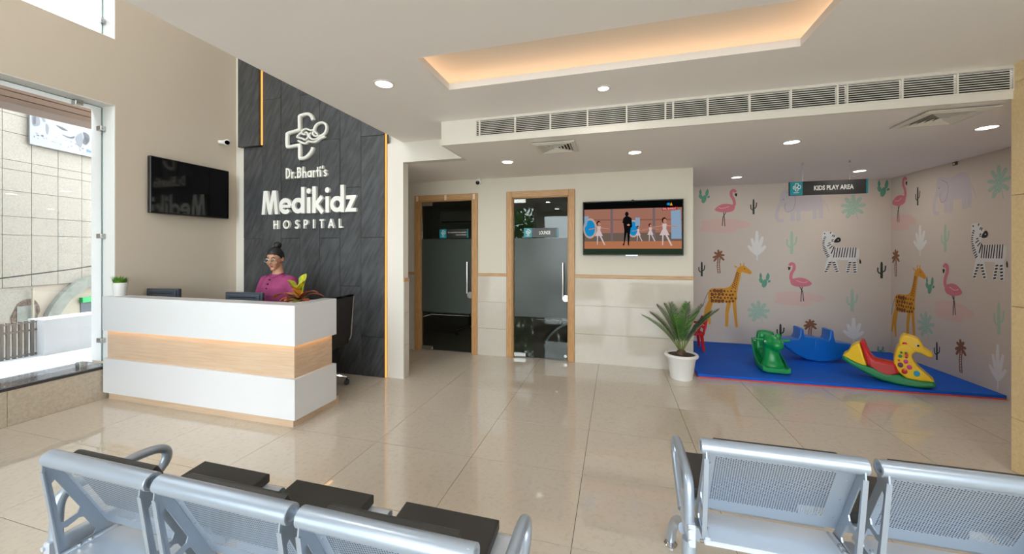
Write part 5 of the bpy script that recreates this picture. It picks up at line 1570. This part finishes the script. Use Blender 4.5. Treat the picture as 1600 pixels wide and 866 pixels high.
for s in (-1, 1):
    m = MB(); m.cyl((0.075 * s, -0.08, 0.355), (0.185 * s, -0.075, 0.358), 0.014, 0.016, 12); part('handle', m, 'pl_green', t, True)
    m = MB(); m.sphere((0.082 * s, -0.02, 0.385), (0.035, 0.02, 0.045), 14, 10); part('ear', m, 'pl_green', t, True)
    m = MB(); m.use(0); m.sphere((-0.030 + 0.055 * s if s < 0 else 0.092, -0.165, 0.348), (0.012, 0.009, 0.014), 12, 8); m.use(1); m.sphere((-0.030 + 0.055 * s if s < 0 else 0.095, -0.173, 0.347), (0.006, 0.004, 0.008), 10, 6)
    part('eye', m, ['eye_white', 'eye_dark'], t, True)

# ---- little red chair behind the wall end
t = thing('kids_chair', 'small red plastic chair half hidden behind the palm and wall end', 'chair', (1.07, 6.08, MZ + 0.002), R(-90))
m = MB(); m.prism(smooth2([(-0.15, -0.14), (0.15, -0.14), (0.155, 0.13), (-0.155, 0.13)], 3), lambda a, bb, d: (a, bb, 0.24 + d), -0.012, 0.014, 0.006); part('seat', m, 'pl_red', t, True)
m = MB()
for z in (0.33, 0.385, 0.44):
    m.prism([(-0.15, z - 0.02), (0.15, z - 0.02), (0.15, z + 0.02), (-0.15, z + 0.02)], lambda a, bb, d: (a, 0.15 + d + (bb - 0.24) * 0.2, bb), -0.01, 0.01, 0.005)
for s in (-1, 1):
    m.tube([(0.15 * s, 0.14, 0.23), (0.152 * s, 0.17, 0.36), (0.14 * s, 0.19, 0.465)], 0.017, 8)
part('backrest', m, 'pl_red', t, True)
for sx in (-1, 1):
    for sy_ in (-1, 1):
        part('leg', MB().tube([(0.135 * sx, 0.125 * sy_, 0.235), (0.16 * sx, 0.15 * sy_, 0.0)], [0.024, 0.017], 8), 'pl_red', t, True)
    part('arm', MB().tube(smooth2([(0.15 * sx, 0.165, 0.36), (0.17 * sx, 0.02, 0.365), (0.172 * sx, -0.11, 0.35), (0.165 * sx, -0.14, 0.30), (0.15 * sx, -0.13, 0.235)], 3, False), 0.015, 8), 'pl_red', t, True)

# ================================================================== CYCAD IN A WHITE POT
t = thing('potted_cycad', 'cycad palm in a white plastic pot at the wall end', 'potted plant', (0.742, 4.77, 0))
o = (0.742, 4.77, 0.0)
part('pot', MB().lathe([(0.112, 0.0), (0.120, 0.004), (0.128, 0.07), (0.132, 0.075), (0.150, 0.215), (0.154, 0.22), (0.158, 0.24), (0.182, 0.262), (0.186, 0.275), (0.180, 0.29), (0.166, 0.296), (0.155, 0.292), (0.150, 0.27)], 40, o), 'white_pl', t)
part('soil', MB().lathe([(0.0001, 0.285), (0.06, 0.283), (0.153, 0.275)], 28, o), 'soil', t)
part('stem', MB().lathe([(0.055, 0.275), (0.058, 0.295), (0.048, 0.318), (0.032, 0.335), (0.0001, 0.345)], 16, o), 'bark', t)
random.seed(12)
def frond(dx, dy, dz, c, L=1.0):
    m = MB()
    p0 = Vector((o[0] + dx * 0.05, o[1] + dy * 0.05, 0.325))
    tip = Vector((o[0] + dx, o[1] + dy, 0.325 + dz))
    mid = (p0 + tip) / 2 + Vector((-dx * 0.14, -dy * 0.14, 0.05))
    bez = lambda s: p0 * (1 - s) ** 2 + mid * 2 * s * (1 - s) + tip * s * s
    m.use(1); m.tube([bez(k / 10) for k in range(11)], [0.006 - 0.0045 * k / 10 for k in range(11)], 6)
    m.use(0)
    n = 34
    for k in range(n):
        s = 0.20 + 0.79 * k / (n - 1)
        p = bez(s); d = (bez(min(1, s + 0.01)) - bez(s - 0.01)).normalized()
        out = Vector((dx, dy, 0)).normalized()
        sidev = Vector((-out.y, out.x, 0))
        up = d.cross(sidev).normalized()
        if up.z < 0: up = -up
        l = 0.130 * math.sin(PI * (0.12 + 0.80 * s)) ** 0.7 * (1 - 0.35 * max(0, s - 0.7)) + random.uniform(-0.006, 0.006)
        for sg in (-1, 1):
            q = (sidev * sg * 0.66 + d * 0.62 + up * 0.36 + Vector((0, 0, random.uniform(-0.05, 0.05)))).normalized()
            w = d * 0.0042
            a, e = p, p + q * l
            mm = p + q * l * 0.5
            m.add([a - w, a + w, mm + w * 1.1, mm - w * 1.1, e - Vector((0, 0, l * 0.10))], [(0, 1, 2, 3), (3, 2, 4)])
    part('frond', m, [c, 'rachis'], t)
for dx, dy, dz, c in ((-0.44, -0.12, 0.41, 'frond_y'), (-0.26, 0.12, 0.50, 'frond'), (-0.34, 0.06, 0.42, 'frond'), (-0.12, -0.22, 0.46, 'frond_y'), (-0.10, 0.16, 0.53, 'frond'), (0.10, 0.18, 0.54, 'frond'),
                      (0.05, -0.06, 0.55, 'frond_y'), (0.24, 0.05, 0.53, 'frond'), (0.30, -0.10, 0.48, 'frond'), (0.38, -0.06, 0.50, 'frond'), (0.16, -0.20, 0.50, 'frond_y'), (-0.20, -0.06, 0.55, 'frond')):
    frond(dx, dy, dz, c)

# ================================================================== INSIDE THE ROOMS BEHIND THE GLASS DOORS
t = thing('split_air_conditioner', 'white split air conditioner seen through the first glass door', 'air conditioner', (-3.45, 7.95, 2.1))
part('case', MB().box(-3.86, -3.05, 7.79, 8.0, 2.12, 2.39, 0.02), 'white_pl', t)
part('outlet_flap', MB().box(-3.82, -3.09, 7.785, 7.80, 2.125, 2.165, 0.004), 'dark_grey', t)
ch = [o_ for o_ in bpy.data.objects if o_.name == 'office_chair'][0]
c2 = copy_tree(ch); c2.location = (-2.55, 6.35, 0); c2.rotation_euler = (0, 0, R(200)); c2['label'] = 'black office chair inside the room behind the first glass door'
bn = [o_ for o_ in bpy.data.objects if o_.name == 'waiting_bench'][0]
b2 = copy_tree(bn); b2.location = (-0.56, 5.95, 0); b2.rotation_euler = (0, 0, R(90)); b2['label'] = 'silver waiting bench inside the lounge, its legs showing under the frosted glass'

# ================================================================== OUTSIDE THE LEFT WINDOW
struct('parapet', MB().box(-6.40, -5.38, -3, 6, -0.30, 0.315), 'parapet')
struct('parapet_wall', MB().box(-6.50, -6.20, 2.66, 6.0, 0.315, 0.715), 'parapet')
t = thing('railing', 'grey barred railing beside the white parapet outside', 'railing', (-6.35, 1.2, 0.315))
for z0, z1 in ((0.33, 0.345), (0.595, 0.615), (0.685, 0.70)):
    part('rail', MB().box(-6.36, -6.33, -0.6, 2.66, z0, z1), 'bars', t)
bar = MB().box(-0.012, 0.012, -0.012, 0.012, 0, 0.40).mesh('bar', 'bars')
for k in range(72):
    piece('bar', bar, (-6.345, 2.63 - 0.044 * k, 0.315), t)
t = thing('canopy', 'pinkish boarded canopy edge over the left window outside', 'canopy', (-5.75, 1.0, 2.92))
for z0, z1 in ((2.917, 2.968), (2.976, 3.028), (3.036, 3.12), (3.128, 3.25)):
    part('board', MB().box(-5.9, -5.6, -1.5, 5.0, z0, z1), 'canopy', t)
part('groove_backing', MB().box(-5.9, -5.615, -1.5, 5.0, 2.93, 3.24), 'dark_void', t)

bd = thing('building', 'cream stone-clad building across the street outside the window', 'building', (-8.269, 3.554, -0.3), R(103.9))
U = lambda z: z + 0.3
m = MB()
m.box(-6.0, 5.0, 0.02, 3.0, 0.0, U(4.6))
part('wall', m, 'facade_joint', bd, True)
fz = [-0.3, 0.45, 0.84, 0.98, 1.72, 1.98, 2.34, 2.64, 2.77, 3.16, 3.42, 3.9, 4.6]
fme = {}
arch_c, arch_r = (0.62, 0.20), 0.90
for i in range(-7, 12):
    s0, s1 = -0.15 + 0.312 * i + 0.003, -0.15 + 0.312 * (i + 1) - 0.003
    for z0, z1 in zip(fz[:-1], fz[1:]):
        if z1 < 1.0 and s0 > -0.10 and s0 < 1.3: continue
        if -0.5 < s0 < -0.1 and z0 > 0.4 and z1 < 0.99: continue
        key = (round(z1 - z0, 3))
        if key not in fme:
            fme[key] = MB().box(0, 0.306, 0, 0.03, 0, z1 - z0 - 0.006).mesh('stone_panel', 'facade')
        ob = bpy.data.objects.new('stone_panel', fme[key]); C.objects.link(ob); ob.parent = bd; ob.location = (s0, 0.0, U(z0) + 0.003)
hm = lambda a, bb, d: (a, d, U(bb))
# broken opening with a ragged brick edge, blind pane inside
m = MB(); m.box(-0.49, -0.12, 0.012, 0.04, U(0.45), U(0.98)); part('plaster_patch', m, 'facade', bd, True)
rag = [(-0.36, 0.40), (-0.37, 0.56), (-0.33, 0.66), (-0.30, 0.74), (-0.23, 0.79), (-0.16, 0.80), (-0.10, 0.76), (-0.06, 0.68), (-0.05, 0.60), (-0.08, 0.53), (-0.07, 0.40)]
part('ragged_hole', MB().prism(rag, hm, 0.004, 0.03), 'brick_raw', bd, True)
part('grey_pane', MB().prism([(-0.31, 0.40), (-0.31, 0.70), (-0.11, 0.70), (-0.11, 0.40)], hm, -0.002, 0.02), 'facade_grey', bd, True)
part('pipe', MB().cyl((-0.16, -0.03, U(0.3)), (-0.16, -0.03, U(0.95)), 0.012, n=8), 'facade_lt', bd, True)
# arched gate surround with a cream wall, grey window and green awning inside
m = MB()
outr = arc(0.72, 0.10, 0.80, 180, 0, 20, 1.0); innr = arc(0.72, 0.10, 0.66, 0, 180, 20, 0.83)
m.add([hm(a, bb, d) for d in (-0.06, 0.02) for a, bb in outr + innr[::-1]], [f for k in range(20) for f in ((k, k + 1, 21 + k + 1, 21 + k), (k, 42 + k, 42 + k + 1, k + 1), (21 + k, 21 + k + 1, 63 + k + 1, 63 + k))])
part('arch', m, 'facade_grey', bd, True)
m = MB(); m.prism(arc(0.72, 0.10, 0.66, 0, 180, 20, 0.83), hm, 0.0, 0.02); part('arch_infill', m, 'facade_lt', bd, True)
m = MB(); m.box(0.45, 0.95, -0.01, 0.01, U(0.40), U(0.655)); part('grey_window', m, 'dark_grey', bd, True)
m = MB(); m.box(0.44, 0.97, -0.06, 0.01, U(0.655), U(0.735)); part('green_awning', m, 'pl_green', bd, True)

t = thing('banner', 'white and grey printed advertising banner on the building outside', 'banner', (-8.269, 3.554, -0.3), R(103.9))
m = MB(); m.box(-0.205, 1.1, -0.05, -0.03, U(3.045), U(3.60)); part('sheet', m, mat('banner_sheet', (128, 131, 137), 0.7), t, True)
bmats = [mat('banner_grey', (62, 63, 70), 0.7), mat('banner_pale', (96, 98, 104), 0.7), mat('banner_blue', (60, 100, 128), 0.7), mat('banner_dark', (44, 45, 52), 0.7)]
m = MB()
bmap = lambda a, bb, d: (a, -0.0505 - 0.0006 * d, U(bb))
bq = lambda x, y: (-0.205 + (x - 150) / (512 - 150) * 0.815, 3.60 - (y - 240) / (480 - 240) * 0.53)
def bf(c, pts, d=1, sm=3): m.use(c); m.flat(smooth2([bq(*p) for p in pts], sm), bmap, d)
bf(1, [(160, 250), (185, 260), (200, 330), (190, 360), (160, 360)]); bf(0, [(168, 262), (178, 262), (178, 345), (164, 350)], 2)
bf(0, [(282, 322), (320, 326), (352, 342), (320, 345), (300, 335)]); bf(0, [(440, 320), (475, 330), (482, 370), (460, 410), (436, 400), (445, 360)]); bf(1, [(395, 370), (430, 330), (440, 380), (425, 440), (400, 410)], 2)
bf(0, [(315, 375), (360, 382), (390, 366), (380, 388), (345, 390)]); bf(1, [(200, 270), (220, 290), (228, 320), (212, 318)]); bf(1, [(230, 330), (246, 350), (240, 400), (230, 390)])
rr = random.Random(2)
for k in range(26):
    x, y = rr.uniform(165, 430), rr.uniform(405, 458)
    bf(rr.choice((0, 1, 1)), [(x, y), (x + rr.uniform(5, 18), y + rr.uniform(-5, 5)), (x + rr.uniform(4, 14), y + rr.uniform(3, 9))], 2, 2)
bf(3, [(452, 352), (470, 358), (474, 380), (458, 396)], 3)
m.use(2); x0_, y0_ = bq(462, 460); x1_, y1_ = bq(508, 440)
add_text(m, 'Bri', 0.1, bmap, 4, bold=0.003, fit=(x0_, x1_, y0_, y1_))
part('print', m, bmats, t, True)

t = thing('overhead_cable', 'black cable slung across the street outside the window', 'cable', (-7.3, 3.0, 1.2))
part('cable', MB().tube([(-7.3, -3.0, 0.85), (-7.3, 2.3, 1.095), (-7.3, 3.4, 1.24), (-7.3, 6.0, 1.7)], 0.008, 6), 'black', t)

# ---- a street tree before the entrance, mirrored in the glass of the lounge door
t = thing('street_tree', 'leafy green tree outside the entrance, mirrored in the lounge door', 'tree', (-4.6, -6.5, -0.3))
part('trunk', MB().tube([(-4.6, -6.5, -0.3), (-4.55, -6.5, 1.0), (-4.6, -6.45, 2.4)], [0.13, 0.10, 0.07], 10), 'bark', t)
m = MB(); rr = random.Random(6)
for k in range(1300):
    u = Vector((rr.gauss(0, 1), rr.gauss(0, 1), rr.gauss(0, 1))).normalized() * rr.random() ** 0.4
    c0 = Vector((-4.6 + u.x * 1.4, -6.5 + u.y * 1.4, 2.2 + u.z * 1.7))
    a = Vector((rr.gauss(0, 1), rr.gauss(0, 1), rr.gauss(0, 1))).normalized(); e = a.orthogonal() 
    m.add([c0 - a * 0.14, c0 + e * 0.06, c0 + a * 0.14, c0 - e * 0.06], [(0, 1, 2, 3)])
part('foliage', m, 'tree_leaf', t, kind='stuff')
